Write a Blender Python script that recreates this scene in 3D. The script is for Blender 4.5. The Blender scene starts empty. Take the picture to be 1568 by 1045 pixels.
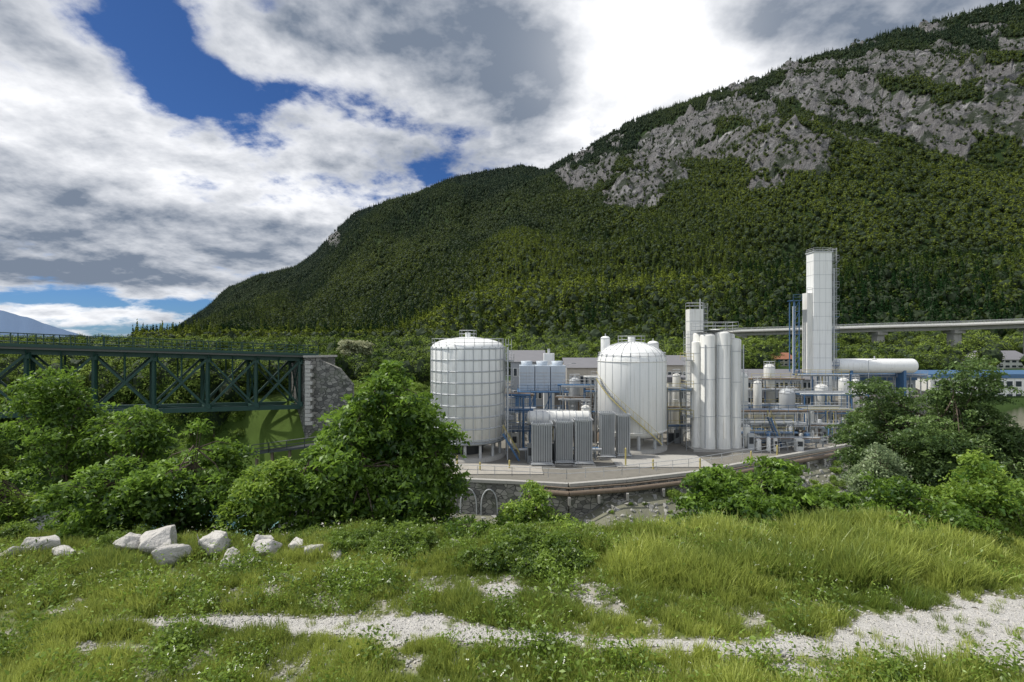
import bpy, bmesh, math, random
import numpy as np
from mathutils import Vector
random.seed(7); rng=np.random.default_rng(11)
scene=bpy.context.scene
CAMZ=15.0
F=784.0
def PX(px,Y): return (px-784.0)/F*Y
def PZ(py,Y): return CAMZ-(py-522.0)/F*Y

# ---------------------------------------------------------------- noise
def hsh(ix,iy,s):
    h=(ix*374761393+iy*668265263+s*1442695041)&0xffffffff
    h=((h^(h>>13))*1274126177)&0xffffffff
    h=h^(h>>16)
    return h/4294967295.0
def vnoise(x,y,s=0):
    x=np.asarray(x,dtype=np.float64);y=np.asarray(y,dtype=np.float64)
    xi=np.floor(x).astype(np.int64);yi=np.floor(y).astype(np.int64)
    fx=x-xi;fy=y-yi
    fx=fx*fx*(3-2*fx);fy=fy*fy*(3-2*fy)
    a=hsh(xi,yi,s);b=hsh(xi+1,yi,s);c=hsh(xi,yi+1,s);d=hsh(xi+1,yi+1,s)
    return (a*(1-fx)+b*fx)*(1-fy)+(c*(1-fx)+d*fx)*fy
def fbm(x,y,s=0,o=4):
    t=0;a=.5;n=0
    for i in range(o):
        t=t+a*vnoise(x,y,s+i*17);n+=a;a*=.5;x=x*2.03+3.1;y=y*2.03+1.7
    return t/n*2-1
def sst(a,b,x):
    t=np.clip((x-a)/(b-a),0,1);return t*t*(3-2*t)

# ---------------------------------------------------------------- terrain
RID=np.array([(-400,522),(235,523),(270,503),(320,468),(350,444),(400,428),(450,415),(485,388),(505,365),(520,350),(545,328),(590,312),(640,299),(680,280),(720,269),(760,262),(800,256),(835,262),(880,237),(930,210),(960,190),(1000,175),(1050,160),(1100,140),(1150,125),(1200,101),(1250,90),(1300,73),(1350,55),(1400,45),(1450,30),(1500,17),(1568,3),(1700,-40),(2000,-60)],float)
FOOT=np.array([(-400,530),(600,528),(650,508),(690,485),(730,466),(770,456),(900,450),(1100,441),(1300,425),(1568,405),(2000,390)],float)
ROCKL=np.array([(850,268,0),(880,266,30),(940,250,60),(1000,245,66),(1060,228,84),(1150,190,92),(1250,158,95),(1350,138,108),(1450,120,116),(1568,110,120),(1800,90,110)],float)
XRy=[57,60,66,80,100,170,400,900];XRx=[-26,-31,-46,-78,-130,-330,-900,-1600]
WX=[-60,-8,5.8,20.4,45,80,140];WY=[57,55.6,53.2,58.2,72,90,110]
def GUL(X,Y): return fbm(X*.0042+Y*.0012,Y*.0016-X*.0006,41,4)
def H(X,Y,detail=True):
    X=np.asarray(X,float);Y=np.asarray(Y,float)
    edge=15.6+1.0*fbm(X*.12,X*0+3.3,5)
    near=9-0.66*np.maximum(Y-edge,0)
    near=np.maximum(near,-4.6)
    near=near+0.10*fbm(X*.45,Y*.45,9)*(Y<18)
    yb=np.interp(X,WX,WY)
    xr=np.interp(Y,XRy,XRx)
    s=np.minimum(Y-yb,(X-xr)*.8)
    up=1.3+1.9*sst(6,12,X)
    plant=np.where(s<0,-4.6+up*sst(-8,-0.6,s),np.where(s<.3,-1.2+4*s,0.0))
    plant=np.where(s>.3,0.0,plant)+7*sst(84,112,Y)
    bank=-4.6+12.2*sst(0,13,s)
    k=sst(-14,-8,X)
    far=bank*(1-k)+plant*k
    leftb=-4.6+12.5*sst(0,10,(xr-17-X))
    far=np.maximum(far,np.where(Y>40,leftb,-4.6))
    z=np.where(Y<40,near,np.maximum(far,-4.6))
    z=z+1.5*sst(110,240,Y)+0.5*fbm(X*.05,Y*.05,2)*sst(86,120,Y)
    Yp=np.maximum(Y,1e-3);u=np.clip(X/Yp,-1.5,1.55)
    px=784+F*u
    yf=np.interp(px,FOOT[:,0],FOOT[:,1])
    zf=CAMZ+(522-yf)/F*380
    amp=np.clip(zf-9,0,None)
    foot=9.5+amp*(sst(190,385,Y)-.32*sst(385,560,Y))+4*fbm(X*.012,Y*.012,31)*sst(200,300,Y)*np.clip(amp/20,0,1)
    D=np.interp(px,[200,500,784,1176,1568,1900],[3000,2300,1850,1500,1300,1200])
    B=np.interp(px,[200,500,784,1568],[900,650,440,435])
    yr=np.interp(px,RID[:,0],RID[:,1])
    E=np.maximum((522-yr)/F*D+5,0)
    t=(Y-B)/(D-B)
    tt=np.clip(t,0,1)
    f=0.80*tt+0.20*tt*tt+0.03*np.sin(tt*9)*tt*(1-tt)
    f=np.where(t>1,1-(t-1)*.6,f)
    w=np.sin(np.pi*np.clip(t,0,1))
    m=10+E*np.clip(f,-1,1.1)
    m=m+w*np.minimum(E,400)/400*(135*GUL(X,Y))+6*fbm(X*.02,Y*.02,47)*sst(0,.1,t)*np.clip(E/200,0,1)
    m=np.where((E<=6)|(t<0),-50,m)
    z=np.maximum(z,np.where(Y>190,np.maximum(foot,m),-100))
    return z
def rockmask(X,Y,Z):
    Yp=np.maximum(Y,1);u=X/Yp;px=784+F*u
    v=522-(Z-CAMZ)/Yp*F
    c=np.interp(px,ROCKL[:,0],ROCKL[:,1]);th=np.interp(px,ROCKL[:,0],ROCKL[:,2])
    w=1-np.abs(v-c)/np.maximum(th,1)
    n=fbm(X*.013+Y*.004,Y*.006-X*.006,77,5)
    n2=fbm(X*.045+Y*.01,Y*.018-X*.01,78,3)
    r=sst(-.05,.22,np.minimum(w,.5)*.85+n*1.25+n2*.55-.17)*(w>-0.2)*(Y>500)*(px>850)
    cl=np.exp(-((px-511)/13)**2-((v-366)/16)**2)
    return np.clip(r+ (cl>.45)*.8*(Y>900),0,1)
def HH(X,Y):
    z=H(X,Y)
    r=rockmask(X,Y,z)
    cl=np.abs(fbm(X*.03,Y*.03,91,4))*42-6
    return z+r*cl, r
def H1(x,y): return float(H(np.array([x]),np.array([y]))[0])

PATH=np.array([(110,957,.14),(250,957,.18),(400,952,.28),(500,960,.46),(600,962,.56),(720,974,.42),(860,987,.24),(1000,990,.22),(1150,996,.26),(1280,990,.42),(1360,985,.7),(1450,980,1.0),(1568,962,1.15),(1750,940,1.3)],float)
PYY=6*F/(PATH[:,1]-522);PXX=(PATH[:,0]-784)/F*PYY
def pathmask(X,Y):
    c=np.interp(X,PXX,PYY);w=np.interp(X,PXX,PATH[:,2])
    d=np.abs(Y-c)/w
    m=1-d+0.62*fbm(X*1.1,Y*2.0,55,4)+.3*fbm(X*4,Y*6,57,3)
    p2=0.6*np.exp(-((X-0.1)/2.0)**2-((Y-12.3)/.4)**2)+fbm(X*1.7,Y*2.3,58,4)*.8-.36
    p3=0.9*np.exp(-((X-5.3)/.6)**2-((Y-9.35)/.25)**2)+fbm(X*2,Y*3,59,3)*.5-.35
    return np.maximum(np.maximum(np.where((X>-9.6),m,-1),p2),p3)

# ---------------------------------------------------------------- material helpers
class NT:
    def __init__(s,nt): s.nt=nt;s.nt.nodes.clear()
    def n(s,t,**k):
        nd=s.nt.nodes.new(t)
        for a,b in k.items(): setattr(nd,a,b)
        return nd
    def put(s,sock,v):
        if isinstance(v,bpy.types.NodeSocket): s.nt.links.new(v,sock)
        elif isinstance(v,(tuple,list)) and len(v)==3 and sock.type=='RGBA': sock.default_value=(*v,1)
        else: sock.default_value=v
    def m(s,op,a,b=0.0,c=None,clamp=False):
        nd=s.n('ShaderNodeMath',operation=op,use_clamp=clamp);s.put(nd.inputs[0],a);s.put(nd.inputs[1],b)
        if c is not None: s.put(nd.inputs[2],c)
        return nd.outputs[0]
    def v(s,op,a,b=(0,0,0),out=0):
        nd=s.n('ShaderNodeVectorMath',operation=op);s.put(nd.inputs[0],a)
        if op=='SCALE': s.put(nd.inputs[3],b)
        else: s.put(nd.inputs[1],b)
        return nd.outputs['Value' if op in('LENGTH','DOT_PRODUCT') else 0]
    def mix(s,f,a,b,bt='MIX'):
        nd=s.n('ShaderNodeMix',data_type='RGBA',blend_type=bt);s.put(nd.inputs[0],f);s.put(nd.inputs[6],a);s.put(nd.inputs[7],b)
        return nd.outputs[2]
    def noise(s,vec,scale,detail=4,rough=.55,dist=0.0):
        nd=s.n('ShaderNodeTexNoise');s.put(nd.inputs['Vector'],vec);nd.inputs['Scale'].default_value=scale;nd.inputs['Detail'].default_value=detail;nd.inputs['Roughness'].default_value=rough;nd.inputs['Distortion'].default_value=dist
        return nd.outputs['Fac']
    def ss(s,a,b,x):
        nd=s.n('ShaderNodeMapRange',interpolation_type='SMOOTHSTEP');s.put(nd.inputs[0],x);nd.inputs[1].default_value=a;nd.inputs[2].default_value=b
        return nd.outputs[0]
def newmat(name):
    m=bpy.data.materials.new(name);m.use_nodes=True;return m,NT(m.node_tree)
def mat(name,col,rough=.6,metal=0.0,var=.15,scale=1.5,streak=0.0,dirt=(0.25,0.22,0.18),bump=0.0,bscale=8):
    m,t=newmat(name)
    out=t.n('ShaderNodeOutputMaterial');p=t.n('ShaderNodeBsdfPrincipled')
    tc=t.n('ShaderNodeNewGeometry').outputs['Position']
    n1=t.noise(tc,scale,4)
    n2=t.noise(tc,scale*7,2)
    c=t.mix(t.m('MULTIPLY',t.m('ADD',n1,n2),.5),tuple(x*(1-var) for x in col),tuple(min(1,x*(1+var)) for x in col))
    if streak>0:
        sv=t.v('MULTIPLY',tc,(2.2,2.2,.12))
        n3=t.noise(sv,1.6,4,.65)
        c=t.mix(t.m('MULTIPLY',t.ss(.50,.78,n3),streak),c,dirt)
    t.put(p.inputs['Base Color'],c);p.inputs['Roughness'].default_value=rough;p.inputs['Metallic'].default_value=metal
    if bump>0:
        b=t.n('ShaderNodeBump');b.inputs['Strength'].default_value=bump;t.put(b.inputs['Height'],t.noise(tc,bscale,6));b.inputs['Distance'].default_value=.1
        t.put(p.inputs['Normal'],b.outputs[0])
    t.nt.links.new(p.outputs[0],out.inputs[0]);return m
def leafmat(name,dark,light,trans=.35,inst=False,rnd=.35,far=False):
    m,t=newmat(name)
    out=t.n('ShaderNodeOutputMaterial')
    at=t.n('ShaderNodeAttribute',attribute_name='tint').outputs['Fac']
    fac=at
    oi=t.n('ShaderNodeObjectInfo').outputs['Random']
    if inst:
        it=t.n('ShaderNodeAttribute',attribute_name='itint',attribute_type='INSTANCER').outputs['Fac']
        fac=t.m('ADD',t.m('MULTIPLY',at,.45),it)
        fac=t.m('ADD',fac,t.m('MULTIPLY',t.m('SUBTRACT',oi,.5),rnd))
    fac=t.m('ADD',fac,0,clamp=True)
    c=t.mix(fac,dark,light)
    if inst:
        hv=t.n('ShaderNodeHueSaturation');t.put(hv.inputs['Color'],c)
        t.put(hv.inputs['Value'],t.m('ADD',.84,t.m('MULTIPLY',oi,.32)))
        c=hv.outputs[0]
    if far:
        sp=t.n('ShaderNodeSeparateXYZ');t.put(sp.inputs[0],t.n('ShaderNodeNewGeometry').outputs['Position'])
        c=t.mix(t.m('MULTIPLY',t.ss(300,2400,sp.outputs[1]),.52),c,(.082,.110,.105))  # aerial haze painted into the leaf colour, stronger with world Y
    d=t.n('ShaderNodeBsdfDiffuse');t.put(d.inputs[0],c)
    if far:
        t.nt.links.new(d.outputs[0],out.inputs[0]);return m
    tr=t.n('ShaderNodeBsdfTranslucent');t.put(tr.inputs[0],t.mix(.6,c,tuple(min(1,x*1.5) for x in light)))
    g=t.n('ShaderNodeBsdfGlossy');g.inputs['Roughness'].default_value=.45;t.put(g.inputs[0],(.8,.85,.8))
    m1=t.n('ShaderNodeMixShader');m1.inputs[0].default_value=trans;t.nt.links.new(d.outputs[0],m1.inputs[1]);t.nt.links.new(tr.outputs[0],m1.inputs[2])
    m2=t.n('ShaderNodeMixShader');m2.inputs[0].default_value=.03;t.nt.links.new(m1.outputs[0],m2.inputs[1]);t.nt.links.new(g.outputs[0],m2.inputs[2])
    t.nt.links.new(m2.outputs[0],out.inputs[0]);return m

# ---------------------------------------------------------------- mesh helpers
def link(o): scene.collection.objects.link(o);return o
def quadmesh(name,V,mat_,tint=None,nv=4):
    n=len(V)//nv
    me=bpy.data.meshes.new(name)
    me.vertices.add(len(V));me.vertices.foreach_set('co',np.asarray(V,dtype=np.float32).ravel())
    me.loops.add(n*nv);me.loops.foreach_set('vertex_index',np.arange(n*nv,dtype=np.int32))
    me.polygons.add(n);me.polygons.foreach_set('loop_start',np.arange(0,n*nv,nv,dtype=np.int32));me.polygons.foreach_set('loop_total',np.full(n,nv,dtype=np.int32))
    if tint is not None:
        a=me.attributes.new('tint','FLOAT','FACE');a.data.foreach_set('value',np.asarray(tint,dtype=np.float32))
    me.update(calc_edges=True)
    me.materials.append(mat_);return me
def gridmesh(name,P,nu,nv_,wrap=False):
    i=np.arange(nu-1)[:,None];j=np.arange(nv_-(0 if wrap else 1))[None,:]
    j2=(j+1)%nv_
    q=np.stack([i*nv_+j+0*j2,i*nv_+j2,(i+1)*nv_+j2,(i+1)*nv_+j+0*j2],-1).reshape(-1,4)
    me=bpy.data.meshes.new(name)
    me.vertices.add(len(P));me.vertices.foreach_set('co',np.asarray(P,dtype=np.float32).ravel())
    me.loops.add(len(q)*4);me.loops.foreach_set('vertex_index',q.ravel().astype(np.int32))
    me.polygons.add(len(q));me.polygons.foreach_set('loop_start',np.arange(0,len(q)*4,4,dtype=np.int32));me.polygons.foreach_set('loop_total',np.full(len(q),4,dtype=np.int32))
    me.polygons.foreach_set('use_smooth',np.ones(len(q),dtype=bool))
    me.update(calc_edges=True);return me
class MB:
    def __init__(s): s.v=[];s.f=[];s.m=[];s.sm=[];s.mats=[]
    def mi(s,m):
        if m not in s.mats: s.mats.append(m)
        return s.mats.index(m)
    def add(s,vs,fs,m,smooth=False):
        o=len(s.v);s.v+=[tuple(v) for v in vs];k=s.mi(m)
        for f in fs: s.f.append(tuple(i+o for i in f));s.m.append(k);s.sm.append(smooth)
    def box(s,x0,x1,y0,y1,z0,z1,m):
        s.add([(x0,y0,z0),(x1,y0,z0),(x1,y1,z0),(x0,y1,z0),(x0,y0,z1),(x1,y0,z1),(x1,y1,z1),(x0,y1,z1)],
              [(0,3,2,1),(4,5,6,7),(0,1,5,4),(1,2,6,5),(2,3,7,6),(3,0,4,7)],m)
    def gable(s,x0,x1,y0,y1,z0,z1,zr,m,mr,axis='x',ov=.4):
        s.box(x0,x1,y0,y1,z0,z1,m)
        if axis=='x':
            ym=(y0+y1)/2
            s.add([(x0,y0,z1),(x0,y1,z1),(x0,ym,zr),(x1,y0,z1),(x1,y1,z1),(x1,ym,zr)],[(0,2,1),(3,4,5)],m)
            a=[(x0-ov,y0-ov,z1-.1),(x1+ov,y0-ov,z1-.1),(x1+ov,ym,zr+.15),(x0-ov,ym,zr+.15),(x1+ov,y1+ov,z1-.1),(x0-ov,y1+ov,z1-.1)]
            s.add(a,[(0,1,2,3),(3,2,4,5)],mr)
        else:
            xm=(x0+x1)/2
            s.add([(x0,y0,z1),(x1,y0,z1),(xm,y0,zr),(x0,y1,z1),(x1,y1,z1),(xm,y1,zr)],[(0,1,2),(4,3,5)],m)
            a=[(x0-ov,y0-ov,z1-.1),(x0-ov,y1+ov,z1-.1),(xm,y1+ov,zr+.15),(xm,y0-ov,zr+.15),(x1+ov,y1+ov,z1-.1),(x1+ov,y0-ov,z1-.1)]
            s.add(a,[(0,3,2,1),(3,5,4,2)],mr)
    def tube(s,p,q,r,m,n=8,r2=None,cap=True):
        p=Vector(p);q=Vector(q);d=(q-p)
        if d.length<1e-6: return
        d.normalize();a=d.orthogonal().normalized();b=d.cross(a)
        r2=r if r2 is None else r2
        vs=[];
        for c,rr in((p,r),(q,r2)):
            for i in range(n):
                t=2*math.pi*(i+.5)/n;vs.append(c+a*math.cos(t)*rr+b*math.sin(t)*rr)
        fs=[(i,(i+1)%n,n+(i+1)%n,n+i) for i in range(n)]
        s.add(vs,fs,m,n>4)
        if cap: s.add(vs,[tuple(range(n-1,-1,-1)),tuple(range(n,2*n))],m)
    def beam(s,p,q,w,m,h=None):
        p=Vector(p);q=Vector(q);d=(q-p).normalized()
        up=Vector((0,0,1)) if abs(d.z)<.95 else Vector((0,1,0))
        a=d.cross(up).normalized()*w/2;b=a.cross(d).normalized()*(h or w)/2
        vs=[p-a-b,p+a-b,p+a+b,p-a+b,q-a-b,q+a-b,q+a+b,q-a+b]
        s.add(vs,[(0,3,2,1),(4,5,6,7),(0,1,5,4),(1,2,6,5),(2,3,7,6),(3,0,4,7)],m)
    def lathe(s,c,prof,m,n=40,axis='z'):
        vs=[]
        for r,z in prof:
            for i in range(n):
                t=2*math.pi*i/n
                if axis=='z': vs.append((c[0]+r*math.cos(t),c[1]+r*math.sin(t),c[2]+z))
                elif axis=='x': vs.append((c[0]+z,c[1]+r*math.cos(t),c[2]+r*math.sin(t)))
                else: vs.append((c[0]+r*math.cos(t),c[1]+z,c[2]+r*math.sin(t)))
        fs=[]
        for k in range(len(prof)-1):
            for i in range(n):
                a=k*n+i;b=k*n+(i+1)%n;fs.append((a,b,b+n,a+n) if axis=='z' else (a,a+n,b+n,b))
        s.add(vs,fs,m,True)
    def ring(s,c,r,z,t,m,n=40):
        s.lathe((c[0],c[1],z),[(r,-t),(r+t,-t*.6),(r+t,t*.6),(r,t)],m,n)
    def rail(s,pts,h,m,closed=False,step=1.4,r=.03):
        P=[Vector(p) for p in pts]
        if closed:P.append(P[0])
        for a,b in zip(P,P[1:]):
            L=(b-a).length;k=max(1,int(L/step))
            for i in range(k+1):
                q=a+(b-a)*i/k;s.tube(q,q+Vector((0,0,h)),r,m,5)
            for f in(1,.55): s.tube(a+Vector((0,0,h*f)),b+Vector((0,0,h*f)),r,m,5)
    def ladder(s,x,y,z0,z1,m,w=.5,cage=True,dirx=0,diry=-1):
        ax,ay=-diry,dirx
        for sgn in(-1,1): s.tube((x+ax*w/2*sgn,y+ay*w/2*sgn,z0),(x+ax*w/2*sgn,y+ay*w/2*sgn,z1),.035,m,5)
        z=z0
        while z<z1:
            s.tube((x-ax*w/2,y-ay*w/2,z),(x+ax*w/2,y+ay*w/2,z),.025,m,4);z+=.4
        if cage:
            z=z0+2.2;k=0
            while z<z1:
                pts=[(x+ax*.38*math.cos(t)+dirx*.75*math.sin(t),y+ay*.38*math.cos(t)+diry*.75*math.sin(t),z) for t in np.linspace(0,math.pi,6)]
                for a,b in zip(pts,pts[1:]): s.tube(a,b,.03,m,4)
                z+=1.0
            for t in np.linspace(0.5,math.pi-.5,3):
                a=(x+ax*.38*math.cos(t)+dirx*.75*math.sin(t),y+ay*.38*math.cos(t)+diry*.75*math.sin(t))
                s.tube((*a,z0+2.2),(*a,z1),.025,m,4)
    def build(s,name):
        me=bpy.data.meshes.new(name);me.from_pydata(s.v,[],s.f)
        for m in s.mats: me.materials.append(m)
        me.polygons.foreach_set('material_index',s.m);me.polygons.foreach_set('use_smooth',s.sm);me.update()
        return link(bpy.data.objects.new(name,me))

# ---------------------------------------------------------------- materials
M_white=mat('white_painted_metal',(.80,.81,.79),.5,0,.06,.6,.5,(.46,.44,.38))
M_white2=mat('off_white_cladding',(.70,.70,.66),.55,0,.10,.6,.65,(.36,.33,.27))
M_lgrey=mat('light_grey_metal',(.44,.46,.47),.5,.1,.18,1,.4)
M_grey=mat('grey_grating_metal',(.24,.26,.27),.5,.2,.18,2,.35,(.13,.12,.11))
M_fin=mat('silver_fin_metal',(.46,.48,.49),.45,.2,.15,2,.45,(.22,.21,.19))
M_dark=mat('dark_steel',(.05,.055,.06),.5,.2,.2,2)
M_conc=mat('concrete',(.36,.35,.32),.85,0,.2,.9,.55,(.16,.14,.11),.25,6)
M_yard=mat('yard_concrete',(.34,.32,.28),.9,0,.35,.25,0,bump=.1)
M_blue=mat('blue_painted_steel',(.055,.135,.26),.5,0,.25,2,.3,(.18,.17,.16))
M_yel=mat('yellow_handrail_paint',(.46,.39,.14),.5,0,.15,2)
M_green=mat('green_bridge_paint',(.012,.050,.038),.5,0,.35,1.5,.2,(.05,.04,.03))
M_deck=mat('bridge_deck',(.10,.105,.095),.8,0,.2,2)
M_rust=mat('rusty_pipe',(.17,.13,.095),.85,0,.35,1.2,.5,(.30,.27,.22))
M_win=mat('window_glass',(.04,.05,.06),.15,0,.1,1)
M_roofg=mat('grey_roof',(.17,.17,.18),.7,0,.2,.8,.2)
M_roofr=mat('red_tile_roof',(.26,.11,.06),.8,0,.25,2)
M_wall=mat('beige_render',(.46,.42,.35),.8,0,.12,1,.3)
M_sheet=mat('grey_sheet_wall',(.30,.32,.34),.6,0,.12,.8,.4,(.2,.19,.17))
M_cool=mat('pale_blue_cooler_panel',(.46,.52,.58),.5,0,.12,1,.4)
M_bark=mat('bark',(.09,.07,.05),.9,0,.3,4,bump=.5)
M_lime=mat('limestone_boulder',(.47,.455,.42),.9,0,.35,3.0,0,bump=.9,bscale=7)
M_rip=mat('riprap_stone',(.30,.295,.27),.9,0,.45,1.2,0,bump=.5,bscale=4)
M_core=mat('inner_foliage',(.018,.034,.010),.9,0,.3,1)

def stonemat():
    m,t=newmat('stone_masonry')
    out=t.n('ShaderNodeOutputMaterial');p=t.n('ShaderNodeBsdfPrincipled')
    pos=t.n('ShaderNodeNewGeometry').outputs['Position']
    wp=t.v('MULTIPLY',pos,(1,1,1.6))
    vo=t.n('ShaderNodeTexVoronoi',feature='F1');t.put(vo.inputs['Vector'],wp);vo.inputs['Scale'].default_value=1.5
    ve=t.n('ShaderNodeTexVoronoi',feature='DISTANCE_TO_EDGE');t.put(ve.inputs['Vector'],wp);ve.inputs['Scale'].default_value=1.5
    sx=t.n('ShaderNodeSeparateXYZ');t.put(sx.inputs[0],vo.outputs['Color'])
    c=t.mix(sx.outputs[0],(.09,.09,.085),(.32,.31,.28))
    c=t.mix(t.ss(.02,.09,ve.outputs['Distance']),(.06,.06,.055),c)
    c=t.mix(t.m('MULTIPLY',t.ss(.5,.7,t.noise(pos,.6,4)),.5),c,(.07,.09,.045))
    t.put(p.inputs['Base Color'],c);p.inputs['Roughness'].default_value=.9
    b=t.n('ShaderNodeBump');b.inputs['Strength'].default_value=.8;t.put(b.inputs['Height'],t.ss(0,.15,ve.outputs['Distance']));t.put(p.inputs['Normal'],b.outputs[0])
    t.nt.links.new(p.outputs[0],out.inputs[0]);return m
M_stone=stonemat()
L_tree=leafmat('tree_leaves',(.016,.050,.008),(.21,.34,.045),.36)
L_ylw=leafmat('shrub_leaves_light',(.05,.12,.015),(.30,.42,.065),.38)
L_right=leafmat('dense_shrub_leaves',(.025,.058,.018),(.18,.27,.075),.3)
L_grey=leafmat('willow_leaves',(.06,.10,.04),(.32,.40,.21),.35)
L_blos=leafmat('blossom_leaves',(.14,.18,.08),(.50,.50,.32),.3)
L_bush=leafmat('thicket_leaves',(.020,.053,.008),(.25,.36,.055),.34,True)
L_grass=leafmat('grass_blades',(.085,.145,.020),(.43,.48,.11),.33,True)
L_flow=mat('white_flower',(.6,.62,.5),.7)
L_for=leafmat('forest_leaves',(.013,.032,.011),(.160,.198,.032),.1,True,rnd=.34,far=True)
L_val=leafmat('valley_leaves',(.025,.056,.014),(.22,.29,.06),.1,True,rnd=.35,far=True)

# ---------------------------------------------------------------- ground sheet
def build_ground():
    nr=640
    r=np.concatenate([[0.3],np.geomspace(2,5200,nr-1)])
    th=np.concatenate([np.linspace(-180,-66,46)[:-1],np.linspace(-66,62,760),np.linspace(62,180,46)[1:-1]])
    th=np.radians(th)
    R,T=np.meshgrid(r,th,indexing='ij')
    X=(R*np.sin(T)).ravel();Y=(R*np.cos(T)).ravel()
    Z,rk=HH(X,Y)
    P=np.stack([X,Y,Z],1)
    me=gridmesh('ground',P,len(r),len(th),True)
    col=np.zeros((len(X),4),np.float32);col[:,3]=1
    def setc(mask,c):
        mm=np.clip(mask,0,1)[:,None];col[:,:3]=col[:,:3]*(1-mm)+np.array(c)[None]*mm
    setc(np.ones(len(X)),(.035,.062,.016))
    setc(sst(150,200,Y),(.020,.036,.012))
    near=(Y<15.8)
    setc(near*1.0,(.11,.145,.035))
    pm=pathmask(X,Y)
    setc(near*sst(-.25,.1,pm),(.38,.36,.31))
    yb=np.interp(X,WX,WY)
    setc(((X>-9)&(Y<=yb+.3)&(Y>38))*1.0,(.19,.19,.14))
    setc(((X>-9)&(Y>yb+.3)&(Y<108)&(X<85))*1.0,(.20,.19,.165))
    gb=((X<-9)&(X>-45)&(Y>54)&(Y<95))
    setc(gb*.9,(.09,.14,.03))
    lowz=(Z<-2.2)&(Y>36)&(Y<200)&(X<-18)
    setc(lowz*1.0,(.42,.41,.37))
    setc(((X<-20)&(Y>95)&(Y<400)&(fbm(X*.01,Y*.02,3)>0))*.8,(.09,.13,.03))
    px=784+F*X/np.maximum(Y,1)
    v=522-(Z-15)/np.maximum(Y,1)*F
    for cx,yv,sx,sy in((725,497,40,6),(880,484,26,9),(1440,532,170,11)):
        setc(np.exp(-((px-cx)/sx)**4-((v-yv)/sy)**4)*(Y>150)*(Y<450),(.17,.13,.09))
    a=me.color_attributes.new('gcol','FLOAT_COLOR','POINT');a.data.foreach_set('color',col.ravel())
    b=me.attributes.new('rock','FLOAT','POINT');b.data.foreach_set('value',rk.astype(np.float32))
    m,t=newmat('ground_terrain')
    out=t.n('ShaderNodeOutputMaterial');p=t.n('ShaderNodeBsdfPrincipled');p.inputs['Roughness'].default_value=.95;p.inputs['Specular IOR Level'].default_value=.1
    pos=t.n('ShaderNodeNewGeometry').outputs['Position']
    c=t.n('ShaderNodeAttribute',attribute_name='gcol').outputs['Color']
    rr=t.n('ShaderNodeAttribute',attribute_name='rock').outputs['Fac']
    n1=t.noise(pos,.9,6,.6);n2=t.noise(pos,14,4,.7)
    v=t.m('ADD',.45,t.m('MULTIPLY',t.m('ADD',n1,n2),.55))
    hv=t.n('ShaderNodeHueSaturation');t.put(hv.inputs['Color'],c);t.put(hv.inputs['Value'],v);c=hv.outputs[0]
    st=t.v('MULTIPLY',pos,(1,.6,2.2))
    a1=t.noise(st,.016,8,.65,.6);a2=t.noise(t.v('MULTIPLY',pos,(1,1,.3)),.05,7,.72)
    rc=t.mix(t.ss(.40,.60,a2),(.075,.08,.085),(.38,.375,.375))
    rc=t.mix(t.ss(.58,.50,a1),rc,(.22,.215,.215))
    veg=t.ss(.51,.56,t.noise(pos,.03,8,.74))
    rc=t.mix(t.m('MULTIPLY',veg,.8),rc,(.030,.050,.020))
    c=t.mix(t.ss(.25,.6,t.m('ADD',rr,t.m('MULTIPLY',t.m('SUBTRACT',a2,.5),.8))),c,rc)
    t.put(p.inputs['Base Color'],c)
    b=t.n('ShaderNodeBump');b.inputs['Strength'].default_value=1.0;b.inputs['Distance'].default_value=1.0
    hb=t.m('ADD',t.m('MULTIPLY',t.m('MULTIPLY',a2,rr),34),t.m('MULTIPLY',n2,.05))
    t.put(b.inputs['Height'],hb);t.put(p.inputs['Normal'],b.outputs[0])
    t.nt.links.new(p.outputs[0],out.inputs[0])
    me.materials.append(m)
    link(bpy.data.objects.new('ground',me))
build_ground()

def build_path():
    xs=np.arange(-10,17,.06);ys=np.arange(8.6,13.6,.06)
    X,Y=np.meshgrid(xs,ys,indexing='ij')
    Z=H(X,Y)+.018
    P=np.stack([X.ravel(),Y.ravel(),Z.ravel()],1)
    me=gridmesh('gravel_path',P,len(xs),len(ys))
    bm=bmesh.new();bm.from_mesh(me)
    pm=pathmask(X,Y).ravel();bm.verts.ensure_lookup_table()
    bmesh.ops.delete(bm,geom=[v for v in bm.verts if pm[v.index]<0.08],context='VERTS')
    bm.to_mesh(me);bm.free()
    m=mat('white_gravel',(.56,.545,.51),.95,0,.5,4,0,bump=.9,bscale=30)
    me.materials.append(m);link(bpy.data.objects.new('gravel_path',me))
build_path()

def river():
    mb=MB();m,t=newmat('river_water')
    out=t.n('ShaderNodeOutputMaterial');p=t.n('ShaderNodeBsdfPrincipled');pos=t.n('ShaderNodeNewGeometry').outputs['Position']
    n=t.noise(pos,.5,6,.6)
    t.put(p.inputs['Base Color'],t.mix(t.ss(.5,.7,n),(.20,.38,.37),(.55,.66,.63)));p.inputs['Roughness'].default_value=.15
    b=t.n('ShaderNodeBump');b.inputs['Strength'].default_value=.4;t.put(b.inputs['Height'],t.noise(pos,2.5,5));t.put(p.inputs['Normal'],b.outputs[0])
    t.nt.links.new(p.outputs[0],out.inputs[0])
    mb.add([(-330,30,-3.7),(-24,30,-3.7),(-24,59,-3.7),(-45,70,-3.7),(-75,84,-3.7),(-330,180,-3.7)],[(0,1,2,3,4,5)],m)
    mb.build('river')
river()

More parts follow.
